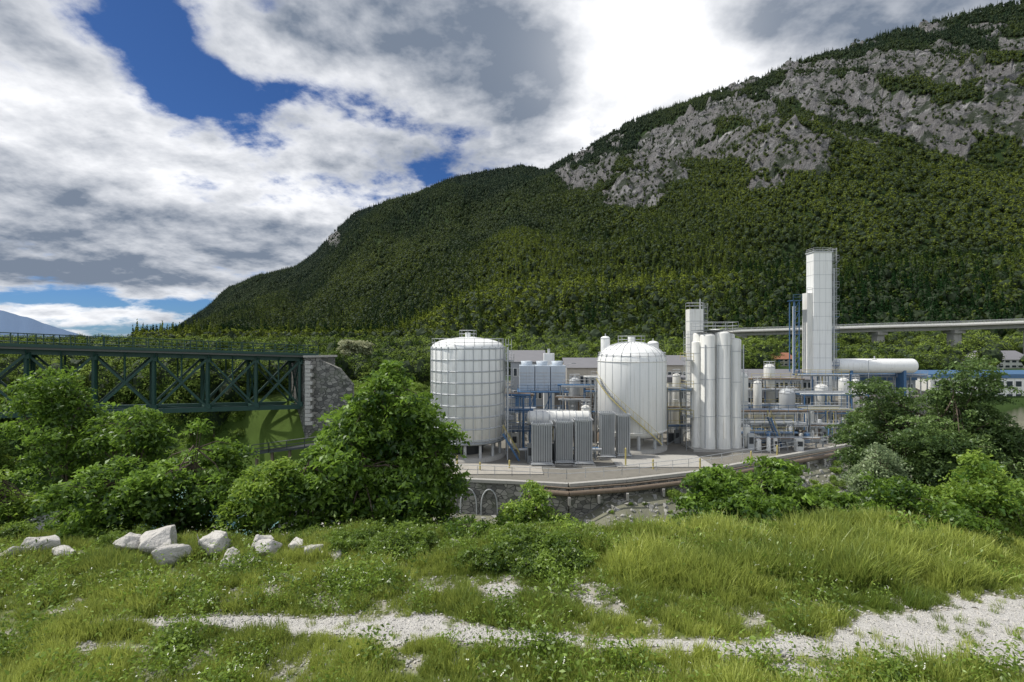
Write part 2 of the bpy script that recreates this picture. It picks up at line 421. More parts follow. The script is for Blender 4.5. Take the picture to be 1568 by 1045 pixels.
def distant():
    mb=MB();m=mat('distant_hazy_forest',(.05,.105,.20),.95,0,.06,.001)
    pts=[(-420,462),(-200,458),(-60,466),(0,475),(40,485),(90,502),(140,517),(190,523)]
    Y=11000;vs=[];n=120
    for k in range(n):
        px=-420+610*k/(n-1);y=np.interp(px,[a for a,b in pts],[b for a,b in pts])+1.3*float(fbm(np.array([px*.06]),np.array([1.]),8)[0])
        X=PX(px,Y)
        vs+=[(X*.62,Y*.62,-30),(X,Y,max(PZ(y,Y),-20)),(X*1.3,Y*1.3,-30)]
    fs=[]
    for k in range(n-1):
        a=3*k;fs+=[(a,a+3,a+4,a+1),(a+1,a+4,a+5,a+2)]
    mb.add(vs,fs,m,True);mb.build('distant_mountain')
    mb=MB();mb.add([(-16000,-16000,-40),(16000,-16000,-40),(16000,16000,-40),(-16000,16000,-40)],[(0,1,2,3)],mat('far_plain',(.06,.09,.05),.95));mb.build('far_plain')
distant()

# ---------------------------------------------------------------- leaves / trees
def unit(n):
    v=rng.normal(size=(n,3));return v/np.linalg.norm(v,axis=1)[:,None]
def leafquads(C,size,nbias=None,aspect=.45,updir=.5,jit=.75):
    n=len(C)
    N=unit(n)*jit
    if nbias is not None: N=N+nbias
    N[:,2]+=updir
    N/=np.linalg.norm(N,axis=1)[:,None]
    A=np.cross(N,unit(n));A/=np.linalg.norm(A,axis=1)[:,None]+1e-9
    B=np.cross(N,A)
    s=(size*rng.uniform(.6,1.3,n))[:,None]
    V=np.empty((n,4,3));V[:,0]=C-A*s;V[:,1]=C+B*s*aspect+A*s*.15;V[:,2]=C+A*s;V[:,3]=C-B*s*aspect+A*s*.15
    V[:,0]-=N*s*.2;V[:,2]-=N*s*.3
    return V.reshape(-1,3)
def crown(lobes,nclump,per,leaf,crad,flat=.35,shell=.35,nb=.35,jit=.75,wild=0.0,radial=False):
    lobes=np.array(lobes,float)
    vol=(lobes[:,3]*lobes[:,4]*lobes[:,5])**(2/3);pr=vol/vol.sum()
    li=rng.choice(len(lobes),nclump,p=pr)
    d=unit(nclump);rr=rng.uniform(0,1,nclump)**shell
    rr*=rng.uniform(.85,1.15,nclump)
    rr*=np.where(rng.uniform(size=nclump)<wild,rng.uniform(1.1,1.5,nclump),1)
    L=lobes[li]
    C=L[:,:3]+d*L[:,3:6]*rr[:,None]
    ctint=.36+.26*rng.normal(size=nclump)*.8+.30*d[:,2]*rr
    k=np.repeat(np.arange(nclump),per)
    off=unit(len(k))*(rng.uniform(0,1,len(k))**.5)[:,None]*crad*rng.uniform(.6,1.3,nclump)[k][:,None]
    off[:,2]*=flat
    off[:,2]-=.30*(off[:,0]**2+off[:,1]**2)/crad
    if radial:
        tilt=(off[:,0]*d[k,0]+off[:,1]*d[k,1])
        off[:,2]-=.35*np.maximum(tilt,0)
    P=C[k]+off
    V=leafquads(P,leaf,nbias=d[k]*nb,jit=jit)
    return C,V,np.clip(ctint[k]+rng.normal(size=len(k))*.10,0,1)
def tree(name,X,Y,z0,z1,w,lm,nclump=700,per=36,leaf=.085,crad=.42,nl=9,depth=None,trunk=.16,seed=0,lobes=None,flat=.28,shell=.35,basez=None):
    global rng
    rng=np.random.default_rng(seed+100)
    depth=depth or w
    cz=(z0+z1)/2;hz=(z1-z0)/2;
    if lobes is None:
        lobes=[]
        for i in range(int(nl*2)):
            d=unit(1)[0];q=rng.uniform(.4,.95)
            k=rng.uniform(.14,.36)
            tp=1-.25*max(0,d[2])
            lobes.append((X+d[0]*w/2*q*tp,Y+d[1]*depth/2*q*tp,cz+d[2]*hz*q,w/2*k,depth/2*k,hz*k*.75))
        lobes.append((X,Y,cz-.1*hz,w/2*.48,depth/2*.48,hz*.6))
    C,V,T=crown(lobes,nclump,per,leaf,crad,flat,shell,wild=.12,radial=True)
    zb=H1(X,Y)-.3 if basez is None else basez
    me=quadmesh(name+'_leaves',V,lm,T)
    mb=MB()
    top=Vector((X,Y,cz+hz*.55))
    pts=[Vector((X,Y,zb))]
    for i in range(1,6): pts.append(Vector((X+rng.normal()*.12*i*.4,Y+rng.normal()*.12,zb+(top.z-zb)*i/5)))
    for i in range(5): mb.tube(pts[i],pts[i+1],trunk*(1-i*.17),M_bark,8,trunk*(1-(i+1)*.17),cap=False)
    for i in rng.choice(len(C),min(60,len(C)),replace=False):
        c=Vector(C[i]);k=rng.integers(1,5);a=pts[k].lerp(pts[k+1] if k<5 else pts[k],rng.uniform())
        mid=a.lerp(c,.5)+Vector((0,0,.12*(c-a).length))
        mb.tube(a,mid,trunk*.32,M_bark,5,trunk*.18,cap=False);mb.tube(mid,c,trunk*.18,M_bark,5,trunk*.06,cap=False)
    par=bpy.data.objects.new(name,None);link(par)
    o=bpy.data.objects.new('foliage',me);link(o);o.parent=par
    o2=mb.build('trunk_and_limbs');o2.parent=par
def treepx(name,px,ytop,ybot,wpx,Y,lm,**k):
    tree(name,PX(px,Y),Y,PZ(ybot,Y),PZ(ytop,Y),wpx/F*Y,lm,**k)
treepx('broadleaf_tree',592,540,765,195,20,L_tree,nclump=520,per=32,seed=3,nl=13,trunk=.17,leaf=.115,crad=.52)
treepx('broadleaf_tree',560,650,830,235,18.7,L_tree,nclump=680,per=32,seed=4,nl=13,trunk=.12,leaf=.115,crad=.52)
treepx('broadleaf_tree',478,665,830,130,18,L_tree,nclump=300,per=32,seed=5,nl=7,trunk=.09,leaf=.10)
treepx('broadleaf_tree',662,625,825,105,19.5,L_tree,nclump=350,per=32,seed=6,nl=8,trunk=.09,leaf=.10)
treepx('broadleaf_tree',110,560,770,215,22,L_tree,nclump=420,per=34,seed=8,nl=12,trunk=.15,leaf=.10,crad=.55)
treepx('broadleaf_tree',200,600,770,140,21,L_tree,nclump=210,per=34,seed=31,nl=8,trunk=.10,crad=.52,leaf=.10)
treepx('broadleaf_tree',300,630,845,165,18.3,L_tree,nclump=450,per=34,seed=9,nl=10,trunk=.11,crad=.5,leaf=.10)
treepx('broadleaf_tree',165,690,855,190,17.3,L_tree,nclump=430,per=34,seed=12,nl=10,trunk=.1,crad=.48,leaf=.095)
treepx('broadleaf_tree',5,700,850,100,18,L_ylw,nclump=200,per=30,seed=13,nl=6,trunk=.08)
treepx('leafy_shrub',405,680,835,110,17.3,L_ylw,nclump=340,per=34,seed=14,nl=8,trunk=.06)
treepx('leafy_shrub',815,728,850,130,18.2,L_ylw,nclump=340,per=32,seed=15,nl=7,trunk=.06,leaf=.07)
treepx('leafy_shrub',720,790,870,130,15.6,L_tree,nclump=240,per=32,seed=41,nl=7,trunk=.05,leaf=.06)
treepx('leafy_shrub',860,795,880,150,15.2,L_ylw,nclump=240,per=32,seed=43,nl=7,trunk=.05,leaf=.06)
treepx('large_round_shrub',1385,568,790,220,26,L_right,nclump=1400,per=34,seed=16,nl=14,trunk=.15,leaf=.078,crad=.42)
treepx('large_round_shrub',1462,540,790,190,25,L_right,nclump=1300,per=34,seed=51,nl=13,trunk=.15,leaf=.078,crad=.42)
treepx('large_round_shrub',1568,610,800,150,24,L_right,nclump=700,per=32,seed=17,nl=8,trunk=.1,leaf=.075)
treepx('leafy_shrub',1165,702,845,285,18.6,L_tree,nclump=900,per=34,seed=18,nl=12,trunk=.07,leaf=.10)
treepx('willow_shrub',1345,668,770,100,21,L_grey,nclump=260,per=34,seed=19,nl=6,trunk=.06,leaf=.07)
treepx('leafy_shrub',1520,685,870,190,16.3,L_ylw,nclump=560,per=34,seed=20,nl=10,trunk=.06,leaf=.075)
treepx('leafy_shrub',1375,735,870,240,16.6,L_tree,nclump=620,per=34,seed=21,nl=11,trunk=.06,leaf=.075)
treepx('leafy_shrub',960,805,870,120,16.2,L_tree,nclump=200,per=32,seed=42,nl=7,trunk=.05,leaf=.06)
treepx('flowering_tree',545,512,548,62,105,L_blos,nclump=260,per=30,seed=22,nl=7,trunk=.2,leaf=.3,crad=.9)

# ---------------------------------------------------------------- instanced vegetation
def proto_collection(objs,name):
    c=bpy.data.collections.new(name)
    for o in objs:c.objects.link(o)
    return c
def scatter(name,P,coll,nproto,scl,itint,tilt=.08,pidx=None):
    n=len(P);me=bpy.data.meshes.new(name)
    me.vertices.add(n);me.vertices.foreach_set('co',np.asarray(P,np.float32).ravel())
    rot=np.zeros((n,3),np.float32);rot[:,2]=rng.uniform(0,6.283,n);rot[:,0]=rng.normal(size=n)*tilt;rot[:,1]=rng.normal(size=n)*tilt
    a=me.attributes.new('rotv','FLOAT_VECTOR','POINT');a.data.foreach_set('vector',rot.ravel())
    a=me.attributes.new('scl','FLOAT','POINT');a.data.foreach_set('value',np.asarray(scl,np.float32))
    a=me.attributes.new('itint','FLOAT','POINT');a.data.foreach_set('value',np.asarray(itint,np.float32))
    if pidx is None: pidx=rng.integers(0,nproto,n)
    a=me.attributes.new('pidx','INT','POINT');a.data.foreach_set('value',np.asarray(pidx).astype(np.int32))
    o=link(bpy.data.objects.new(name,me))
    g=bpy.data.node_groups.new(name+'_gn','GeometryNodeTree')
    g.interface.new_socket('Geometry',in_out='INPUT',socket_type='NodeSocketGeometry')
    g.interface.new_socket('Geometry',in_out='OUTPUT',socket_type='NodeSocketGeometry')
    N=g.nodes;gi=N.new('NodeGroupInput');go=N.new('NodeGroupOutput');ip=N.new('GeometryNodeInstanceOnPoints');ci=N.new('GeometryNodeCollectionInfo')
    ci.inputs['Collection'].default_value=coll;ci.inputs['Separate Children'].default_value=True;ci.inputs['Reset Children'].default_value=True
    def na(nm,ty):
        q=N.new('GeometryNodeInputNamedAttribute');q.data_type=ty;q.inputs['Name'].default_value=nm
        return [s for s in q.outputs if s.enabled and s.name=='Attribute'][0]
    g.links.new(gi.outputs[0],ip.inputs['Points']);g.links.new(ci.outputs[0],ip.inputs['Instance']);ip.inputs['Pick Instance'].default_value=True
    g.links.new(na('pidx','INT'),ip.inputs['Instance Index']);g.links.new(na('rotv','FLOAT_VECTOR'),ip.inputs['Rotation']);g.links.new(na('scl','FLOAT'),ip.inputs['Scale'])
    g.links.new(ip.outputs[0],go.inputs[0])
    md=o.modifiers.new('instances','NODES');md.node_group=g
    return o
def ico_core(V,F_,c,r,jit=.15):
    bm=bmesh.new();bmesh.ops.create_icosphere(bm,subdivisions=2,radius=1)
    vs=[np.array(v.co)*np.array(r)*(1+rng.normal()*jit)+np.array(c) for v in bm.verts];fs=[[v.index for v in f.verts] for f in bm.faces];bm.free()
    return vs,fs
def forest_proto(name,kind,nl,lsz,lm):
    if kind=='round':
        hx=rng.uniform(.85,1.2)
        lob=[(0,0,.58,.30,.30,.36)]+[(rng.normal()*.19,rng.normal()*.19,.55+rng.normal()*.17*hx,.19,.19,.18) for _ in range(7)]
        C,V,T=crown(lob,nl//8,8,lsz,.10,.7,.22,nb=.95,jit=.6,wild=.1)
    else:
        n=nl;h=rng.uniform(0,1,n);h=1-np.sqrt(h)*.97;ang=rng.uniform(0,6.283,n);rad=(1-h)*.20*(.75+.35*((h*9)%1))*rng.uniform(.7,1.1,n)
        P=np.stack([np.cos(ang)*rad,np.sin(ang)*rad,.08+h*1.25],1)
        V=leafquads(P,lsz*.85,nbias=np.stack([np.cos(ang),np.sin(ang),0*ang],1)*1.1,jit=.5);T=np.clip(-.2+.15*rng.normal(size=n)*.5,-.5,1)
    me=quadmesh(name,V,lm,T)
    bm=bmesh.new();bm.from_mesh(me)
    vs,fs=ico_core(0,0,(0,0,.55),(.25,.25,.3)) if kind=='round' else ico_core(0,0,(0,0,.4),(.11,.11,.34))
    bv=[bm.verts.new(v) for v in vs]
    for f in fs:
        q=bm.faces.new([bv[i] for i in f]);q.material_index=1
    for k in range(5):
        a=2*math.pi*k/5;b=2*math.pi*(k+1)/5
        q=bm.faces.new([bm.verts.new((.02*math.cos(a),.02*math.sin(a),-.1)),bm.verts.new((.02*math.cos(b),.02*math.sin(b),-.1)),bm.verts.new((.015*math.cos(b),.015*math.sin(b),.6)),bm.verts.new((.015*math.cos(a),.015*math.sin(a),.6))]);q.material_index=2
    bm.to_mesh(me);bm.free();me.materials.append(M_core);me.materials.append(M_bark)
    return bpy.data.objects.new(name,me)
rng=np.random.default_rng(5)
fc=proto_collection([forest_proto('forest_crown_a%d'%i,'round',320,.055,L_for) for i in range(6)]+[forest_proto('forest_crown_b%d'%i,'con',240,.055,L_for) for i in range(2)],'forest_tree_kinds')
N=230000
u=rng.uniform(-.74,1.18,N)
Yt=np.sqrt(rng.uniform(195**2,2500**2,N))
keep=rng.uniform(size=N)<np.where(Yt<1100,1,.55)*.95
u=u[keep];Yt=Yt[keep];X=u*Yt
Z,rk=HH(X,Yt)
px=784+F*u
v=522-(Z-CAMZ)/Yt*F
yr=np.interp(px,RID[:,0],RID[:,1])
D=np.interp(px,[200,500,784,1176,1568,1900],[3000,2300,1850,1500,1300,1200])
scar=np.zeros(len(u),bool)
for cx,yv,sx,sy in((725,497,40,5),(880,484,26,8),(1440,532,160,9)): scar|=(np.abs(px-cx)<sx)&(np.abs(v-yv)<sy)&(Yt<450)&(rng.uniform(size=len(u))<.85)
keep=(Yt<D+40)&(Z>11.5)&((rk<.35)|(rng.uniform(size=len(u))<.26))&~scar
u,Yt,X,Z,px,v,yr,rk=[a[keep] for a in(u,Yt,X,Z,px,v,yr,rk)]
itint=.24+.50*fbm(X*.006,Yt*.004,61)+.26*fbm(X*.03,Yt*.02,62)+.34*fbm(u*13,Yt*.0016,63)+.50*GUL(X,Yt)  # crown tone variation, with cloud shadows and gully shade painted in
itint+=.42*np.exp(-((v-315)/75)**2)*sst(850,1200,px)  # sunlit band across the right mid-slope, painted into the crown tint
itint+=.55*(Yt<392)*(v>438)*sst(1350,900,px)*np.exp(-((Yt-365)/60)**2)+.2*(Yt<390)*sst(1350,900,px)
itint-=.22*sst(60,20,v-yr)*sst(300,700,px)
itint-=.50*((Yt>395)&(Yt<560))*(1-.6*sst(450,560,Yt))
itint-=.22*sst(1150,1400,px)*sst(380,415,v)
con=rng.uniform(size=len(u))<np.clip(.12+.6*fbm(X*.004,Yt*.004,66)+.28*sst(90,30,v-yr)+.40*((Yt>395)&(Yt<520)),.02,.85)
pid=np.where(con,rng.integers(6,8,len(u)),rng.integers(0,6,len(u)))
scl=rng.uniform(6.8,11.5,len(u))+Yt*.0022
scl=np.where(con,scl*1.2,scl)
scl=np.where(rk>.35,scl*.62,scl)
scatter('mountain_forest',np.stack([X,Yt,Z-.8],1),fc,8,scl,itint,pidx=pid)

rng=np.random.default_rng(6)
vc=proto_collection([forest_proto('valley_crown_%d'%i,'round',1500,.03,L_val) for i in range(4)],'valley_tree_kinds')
N=14000
Yt=rng.uniform(62,240,N);u=rng.uniform(-1.15,1.15,N);X=u*Yt;Z=H(X,Yt)
pv=784+F*u
ok=(Z>0.0)&~((X>-12)&(Yt<118))&~((X>-33)&(X<-8)&(Yt<84))&(rng.uniform(size=N)<np.where(Yt<130,.65,.30))
ok&=~((X>60)&(Yt<122))
ok&=~((((pv>1465)&(pv<1600))|((pv>1170)&(pv<1225)))&(Yt<168)&(rng.uniform(size=N)<.92))
ok&=~((pv>1180)&(Yt>150)&(Yt<175)&(rng.uniform(size=N)<.6))
db=((X+27)*(-16.2)-(Yt-64.2)*(-21))/26.5
ok&=((db>9)|(X>-20))
X,Yt,Z,db=X[ok],Yt[ok],Z[ok],db[ok]
sc=np.where(Yt<130,rng.uniform(4.5,7.0,len(X)),rng.uniform(5,9,len(X)))
sc=np.where((X<-15)&(Yt<115),np.minimum(sc*1.25,(13.6-Z)/1.0*rng.uniform(.7,1.05,len(X))),sc)
sc=np.maximum(sc,2.5)
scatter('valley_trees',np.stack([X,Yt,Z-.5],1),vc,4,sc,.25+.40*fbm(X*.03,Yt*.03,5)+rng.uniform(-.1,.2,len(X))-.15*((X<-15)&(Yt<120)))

def bush_proto(name,nclump,per,leaf,flower=0):
    lob=[(rng.normal()*.25,rng.normal()*.25,.35+rng.uniform(-.1,.15),.38,.38,.33) for _ in range(5)]
    C,V,T=crown(lob,nclump,per,leaf,.2,.5,.4,wild=.12)
    me=quadmesh(name,V,L_bush,T);return bpy.data.objects.new(name,me)
bc=proto_collection([bush_proto('bush_kind_%d'%i,90,28,l) for i,l in enumerate((.055,.045,.065,.038))],'bush_kinds')
rng=np.random.default_rng(21)
P=[];S=[];T=[]
for i in range(2300):
    y=rng.uniform(13.0,25);x=rng.uniform(-1.12,1.12)*y
    pxx=784+F*x/y
    z=H1(x,y)
    tgt=np.interp(pxx,[0,350,420,600,700,780,880,900,1020,1060,1300,1568],[815,815,800,790,795,790,790,815,815,775,770,770])+rng.uniform(0,45)
    ymin=np.interp(pxx,[0,540,620,700,860,960,1020,1300,1568],[15.2,15.0,13.9,13.4,13.3,14.2,15.0,14.9,14.2])+.5*math.sin(pxx*.021)
    if y<ymin: continue
    zt=PZ(tgt,y);s=(zt-z)/.9
    if s<.35 : s=rng.uniform(.4,.75)
    if y<ymin+1.2: s=min(s,rng.uniform(.5,.95))
    if s>3.4: continue
    s=min(s,2.3)
    P.append((x,y,z-.12));S.append(s);T.append(rng.uniform(-.12,.45)+(.12 if pxx>1100 else 0))
for i in range(500):
    y=rng.uniform(25,42);x=rng.uniform(-.6,1.1)*y;pxx=784+F*x/y
    if 690<pxx<1030: continue
    z=H1(x,y);P.append((x,y,z-.1));S.append(rng.uniform(1.2,2.4));T.append(rng.uniform(.0,.4))
for i in range(620):
    x=rng.uniform(-52,-9);y=rng.uniform(56,84)
    if -34<x<-22 and 59<y<70: continue
    z=H1(x,y)
    if z<-2.5: continue
    P.append((x,y,z-.2));S.append(rng.uniform(.5,1.9));T.append(rng.uniform(.15,.65))
for i in range(1100):
    x=rng.uniform(-125,-48);y=rng.uniform(40,95);z=H1(x,y)
    if z<-2.5: continue
    P.append((x,y,z-.2));S.append(rng.uniform(1.2,3.4));T.append(rng.uniform(.0,.45))
for i in range(200):
    x=rng.uniform(8,70);yb=float(np.interp(x,WX,WY));y=yb-rng.uniform(2,12);P.append((x,y,H1(x,y)));S.append(rng.uniform(.4,1.5) if x>17 else .4);T.append(rng.uniform(.15,.6))
for i in range(60):
    x=rng.uniform(-8,8);yb=float(np.interp(x,WX,WY));y=yb-rng.uniform(1.5,9);P.append((x,y,H1(x,y)));S.append(rng.uniform(.3,.9));T.append(rng.uniform(.15,.6))
scatter('shrub_thicket',np.array(P),bc,4,S,T)

def grass_proto(name,nb,h,spread,w):
    V=[];T=[]
    for i in range(nb):
        a=rng.uniform(0,6.283);r=spread*math.sqrt(rng.uniform());b=np.array([math.cos(a)*r,math.sin(a)*r,-.03])
        hh=h*rng.uniform(.45,1.25);l=rng.uniform(.05,.55)*hh;ld=np.array([math.cos(a+rng.normal()),math.sin(a+rng.normal()),0])
        s=rng.uniform(0,6.283);sd=np.array([math.cos(s),math.sin(s),0])*w/2
        m=b+ld*l*.35+np.array([0,0,hh*.6]);t=b+ld*l+np.array([0,0,hh])
        V+=[b-sd,b+sd,m+sd*.8,m-sd*.8, m-sd*.8,m+sd*.8,t+sd*.1,t-sd*.1]
        q=rng.uniform(-.1,.8);T+=[q,q+.2]
    return bpy.data.objects.new(name,quadmesh(name,np.array(V),L_grass,T))
rng=np.random.default_rng(31)
gc=proto_collection([grass_proto('grass_tuft_%d'%i,54,.31,.19,.015) for i in range(5)],'grass_kinds')
N=64000
Y_=rng.uniform(6.5,17.0,N);X_=rng.uniform(-1.15,1.15,N)*Y_
pm=pathmask(X_,Y_)
keep=(rng.uniform(size=N)<np.where(pm>.05,.04,np.where(pm>-.25,.45,1)))
keep&=rng.uniform(size=N)<(Y_/17)*.75
X_,Y_,pm=X_[keep],Y_[keep],pm[keep]
Z_=H(X_,Y_)
pxg=784+F*X_/Y_
sc=.74+.6*fbm(X_*.6,Y_*.6,72)+rng.uniform(-.15,.45,len(X_))
sc+=1.1*sst(850,1000,pxg)*sst(11.8,13.0,Y_)*sst(1600,1450,pxg)
sc*=np.where(pm>-.35,.5,1)
it=.05+.75*fbm(X_*.35,Y_*.6,73)+.2*fbm(X_*1.6,Y_*1.6,74)+.30*sst(850,1000,pxg)*sst(11.8,13,Y_)+.25*(Y_<10.4)
scatter('meadow_grass',np.stack([X_,Y_,Z_],1),gc,5,np.clip(sc,.3,2.4),it,.16)
def weed_proto(name,fl):
    n=90;P=rng.normal(size=(n,3))*np.array([.16,.16,.12])+np.array([0,0,.17]);P[:,2]=np.abs(P[:,2])
    V=leafquads(P,.035)
    me=quadmesh(name,V,L_bush,np.clip(rng.uniform(.2,.8,n),0,1))
    if fl:
        bm=bmesh.new();bm.from_mesh(me)
        for i in range(6):
            c=np.array([rng.normal()*.15,rng.normal()*.15,.33+rng.uniform(-.08,.12)])
            for kk in range(2):
                cc=c+rng.normal(size=3)*.012
                q=[bm.verts.new(cc+np.array(d)*.008) for d in((-1,-.6,0),(1,-.7,.3),(.8,1,0),(-1,1,-.2))];f=bm.faces.new(q);f.material_index=1
        bm.to_mesh(me);bm.free();me.materials.append(L_flow)
    return bpy.data.objects.new(name,me)
wc=proto_collection([weed_proto('weed_%d'%i,i>3) for i in range(5)],'weed_kinds')
N=5200
Y_=rng.uniform(6.8,16.0,N);X_=rng.uniform(-1.12,1.12,N)*Y_
pm=pathmask(X_,Y_);cl=fbm(X_*.6,Y_*.9,81)
keep=(pm<-.1)&(rng.uniform(size=N)<np.clip(.16+cl*2.0,0.03,1));X_,Y_=X_[keep],Y_[keep]
scatter('meadow_weeds',np.stack([X_,Y_,H(X_,Y_)],1),wc,5,rng.uniform(.5,1.6,len(X_)),rng.uniform(.05,.6,len(X_)),.15)

def rock_mesh(name,seed,mat_=M_lime,rough=0.0):
    r=np.random.default_rng(seed);bm=bmesh.new()
    for i in range(15):
        d=r.normal(size=3);d/=np.linalg.norm(d);bm.verts.new(d*np.array([.64,.5,.40])*r.uniform(.78,1.2))
    bmesh.ops.convex_hull(bm,input=bm.verts)
    for v in [v for v in bm.verts if not v.link_faces]: bm.verts.remove(v)
    bmesh.ops.bevel(bm,geom=list(bm.edges),offset=.022,segments=1,affect='EDGES')
    if rough>0:
        bmesh.ops.triangulate(bm,faces=bm.faces[:])
        bmesh.ops.subdivide_edges(bm,edges=bm.edges[:],cuts=3,use_grid_fill=True)
        bm.normal_update()
        co=np.array([v.co for v in bm.verts])
        n=fbm(co[:,0]*4+seed,co[:,1]*4+co[:,2]*3,seed,4)
        for v,k in zip(bm.verts,n): v.co+=v.normal*float(k)*rough
    me=bpy.data.meshes.new(name);bm.to_mesh(me);bm.free();me.materials.append(mat_);return me
rk_px=[(245,828,62),(205,835,42),(268,848,50),(325,836,50),(345,852,34),(357,864,30),(400,822,38),(408,840,34),(478,846,34),(512,850,22),(12,848,52),(55,842,44),(385,862,16),(455,818,26),(575,855,20),(700,818,26),(100,850,30),(540,838,24),(615,845,20),(345,828,22)]
for i,(a,b,s) in enumerate(rk_px):
    Y=6*F/(b+s*.25-522) ; Y=min(Y,14.8)
    o=link(bpy.data.objects.new('limestone_boulder',rock_mesh('boulder',i+200,M_lime,.07)));x=PX(a,Y);k=s/F*Y*1.1
    o.location=(x,Y,H1(x,Y)+k*.2);o.scale=(k,k*.9,k*.95);o.rotation_euler=(rng.uniform(-.5,.5),rng.uniform(-.5,.5),rng.uniform(0,6))
def rp(i,m_,nm):
    return bpy.data.objects.new('%s_%d'%(nm,i),rock_mesh('riprap',50+i,m_))
rc=proto_collection([rp(i,M_rip,'riprap_kind') for i in range(4)],'riprap_kinds')
rc2=proto_collection([rp(i,M_lime,'pebble_kind') for i in range(4)],'pebble_kinds')
P=[];S=[]
for i in range(1700):
    x=rng.uniform(-8,45);yb=float(np.interp(x,WX,WY));y=yb-1.3-rng.uniform(0,11);P.append((x,y,H1(x,y)-.05));S.append(rng.uniform(.2,.75))
scatter('riverbank_riprap',np.array(P),rc,4,S,[0]*len(P),.6)
P=[];S=[]
for i in range(600):
    x=rng.uniform(-80,-26);y=rng.uniform(40,75);z=H1(x,y)
    if z<-.5: P.append((x,y,z+.1));S.append(rng.uniform(.4,1.5))
scatter('riverbed_boulders',np.array(P),rc2,4,S,[0]*len(P),.6)
xs=rng.uniform(-9.5,14,16000);ys=rng.uniform(8.7,13.4,16000);pm=pathmask(xs,ys);k=pm>-.2
scatter('path_stones',np.stack([xs[k],ys[k],H(xs[k],ys[k])+.02],1),rc2,4,rng.uniform(.015,.065,k.sum()),[0]*int(k.sum()),.6)

# ---------------------------------------------------------------- truss bridge
def bridge():
    mb=MB()
    A=Vector((-26.6,64.2,12.75));d=Vector((-21,-16.2,0));d.normalize();sl=1.3/26.5
    nrm=Vector((-d.y,d.x,0))
    if nrm.y<0: nrm=-nrm
    def P(s,off,z): return A+d*s+nrm*off+Vector((0,0,sl*s+z))
    L=70;pan=5.0;hgt=6.0
    for off in(0,4.6):
        mb.beam(P(0,off,0),P(L,off,0),.42,M_green,.5);mb.beam(P(0,off,-hgt),P(L,off,-hgt),.42,M_green,.5)
        s=0
        while s<=L+.1:
            mb.beam(P(s,off,-.25),P(s,off,-hgt+.25),.3,M_green)
            if s<L:
                mb.beam(P(s+.1,off-.03,-.3),P(s+pan-.1,off-.03,-hgt+.3),.24,M_green)
                mb.beam(P(s+.1,off+.06,-hgt+.3),P(s+pan-.1,off+.06,-.3),.2,M_green)
                mb.beam(P(s+pan/2,off,-.25),P(s+pan/2,off,-hgt/2),.13,M_green)
            for zz in(-.35,-hgt+.35): mb.box(*(lambda c:(c.x-.35,c.x+.35,c.y-.12,c.y+.12,c.z-.3,c.z+.3))(P(s,off-.1,zz)),M_green)
            s+=pan
    s=0
    while s<=L:
        mb.beam(P(s,.2,-hgt),P(s,4.4,-hgt),.26,M_green);mb.beam(P(s,.2,-.15),P(s,4.4,-.15),.3,M_green)
        mb.beam(P(s,.2,-.4),P(s,4.4,-hgt+.3),.13,M_green);mb.beam(P(s,.2,-hgt+.3),P(s,4.4,-.4),.13,M_green)
        if s<L: mb.beam(P(s,.2,-hgt+.05),P(s+pan,4.4,-hgt+.05),.14,M_green)
        s+=pan
    mb.beam(P(-2,2.3,.38),P(L,2.3,.38),6.4,M_deck,.26)
    mb.beam(P(-2,-.95,.62),P(L,-.95,.62),.12,M_green,.3)
    s=0
    while s<L:
        mb.beam(P(s,-.75,.2),P(s,.0,-.5),.1,M_green);s+=2.5
    for off in(-.85,5.45):
        s=-2
        while s<=L:
            mb.beam(P(s,off,.5),P(s,off,1.75),.07,M_green);s+=1.25
        for z in(1.75,1.35,.95): mb.tube(P(-2,off,z),P(L,off,z),.03,M_green,5)
    for off in (1.5,3.0): mb.beam(P(-2,off,.58),P(L,off,.58),.08,M_rust,.14)
    mb.build('steel_truss_bridge')
    mb=MB()
    def q(s,o,z): return (A+d*s+nrm*o+Vector((0,0,z)))
    vs=[q(-.35,-1.2,-12),q(-.35,6,-12),q(-4,6,-12),q(-4,-1.2,-12),q(-.35,-1.2,.2),q(-.35,6,.2),q(-4,6,.2),q(-4,-1.2,.2)]
    mb.add(vs,[(0,1,5,4),(1,2,6,5),(2,3,7,6),(3,0,4,7),(4,5,6,7)],M_stone)
    b0=q(-1.6,-1.25,0);b1=Vector((-19.8,63.4,0))
    th=Vector((0,.8,0))
    w=[Vector((b0.x,b0.y,0)),Vector((b1.x,b1.y,0)),Vector((b1.x,b1.y,9.6)),Vector((b1.x-1.6,b1.y-.1,11.6)),Vector((b0.x,b0.y,12.85))]
    mb.add(w+[p+th for p in w],[(0,1,2,3,4),(9,8,7,6,5),(3,2,7,8),(4,3,8,9),(1,6,7,2)],M_stone)
    for i in range(16):
        c=q(-.35,-1.2,-.45-i*.5);e=.5 if i%2 else .34
        mb.box(c.x-.06,c.x+e*1.7,c.y-.07,c.y+.4,c.z-.22,c.z+.22,M_lime)
    mb.beam(q(-.1,-1.2,.33),q(-4.2,-1.2,.33),.5,M_conc,.24)
    mb.build('stone_bridge_abutment')
bridge()

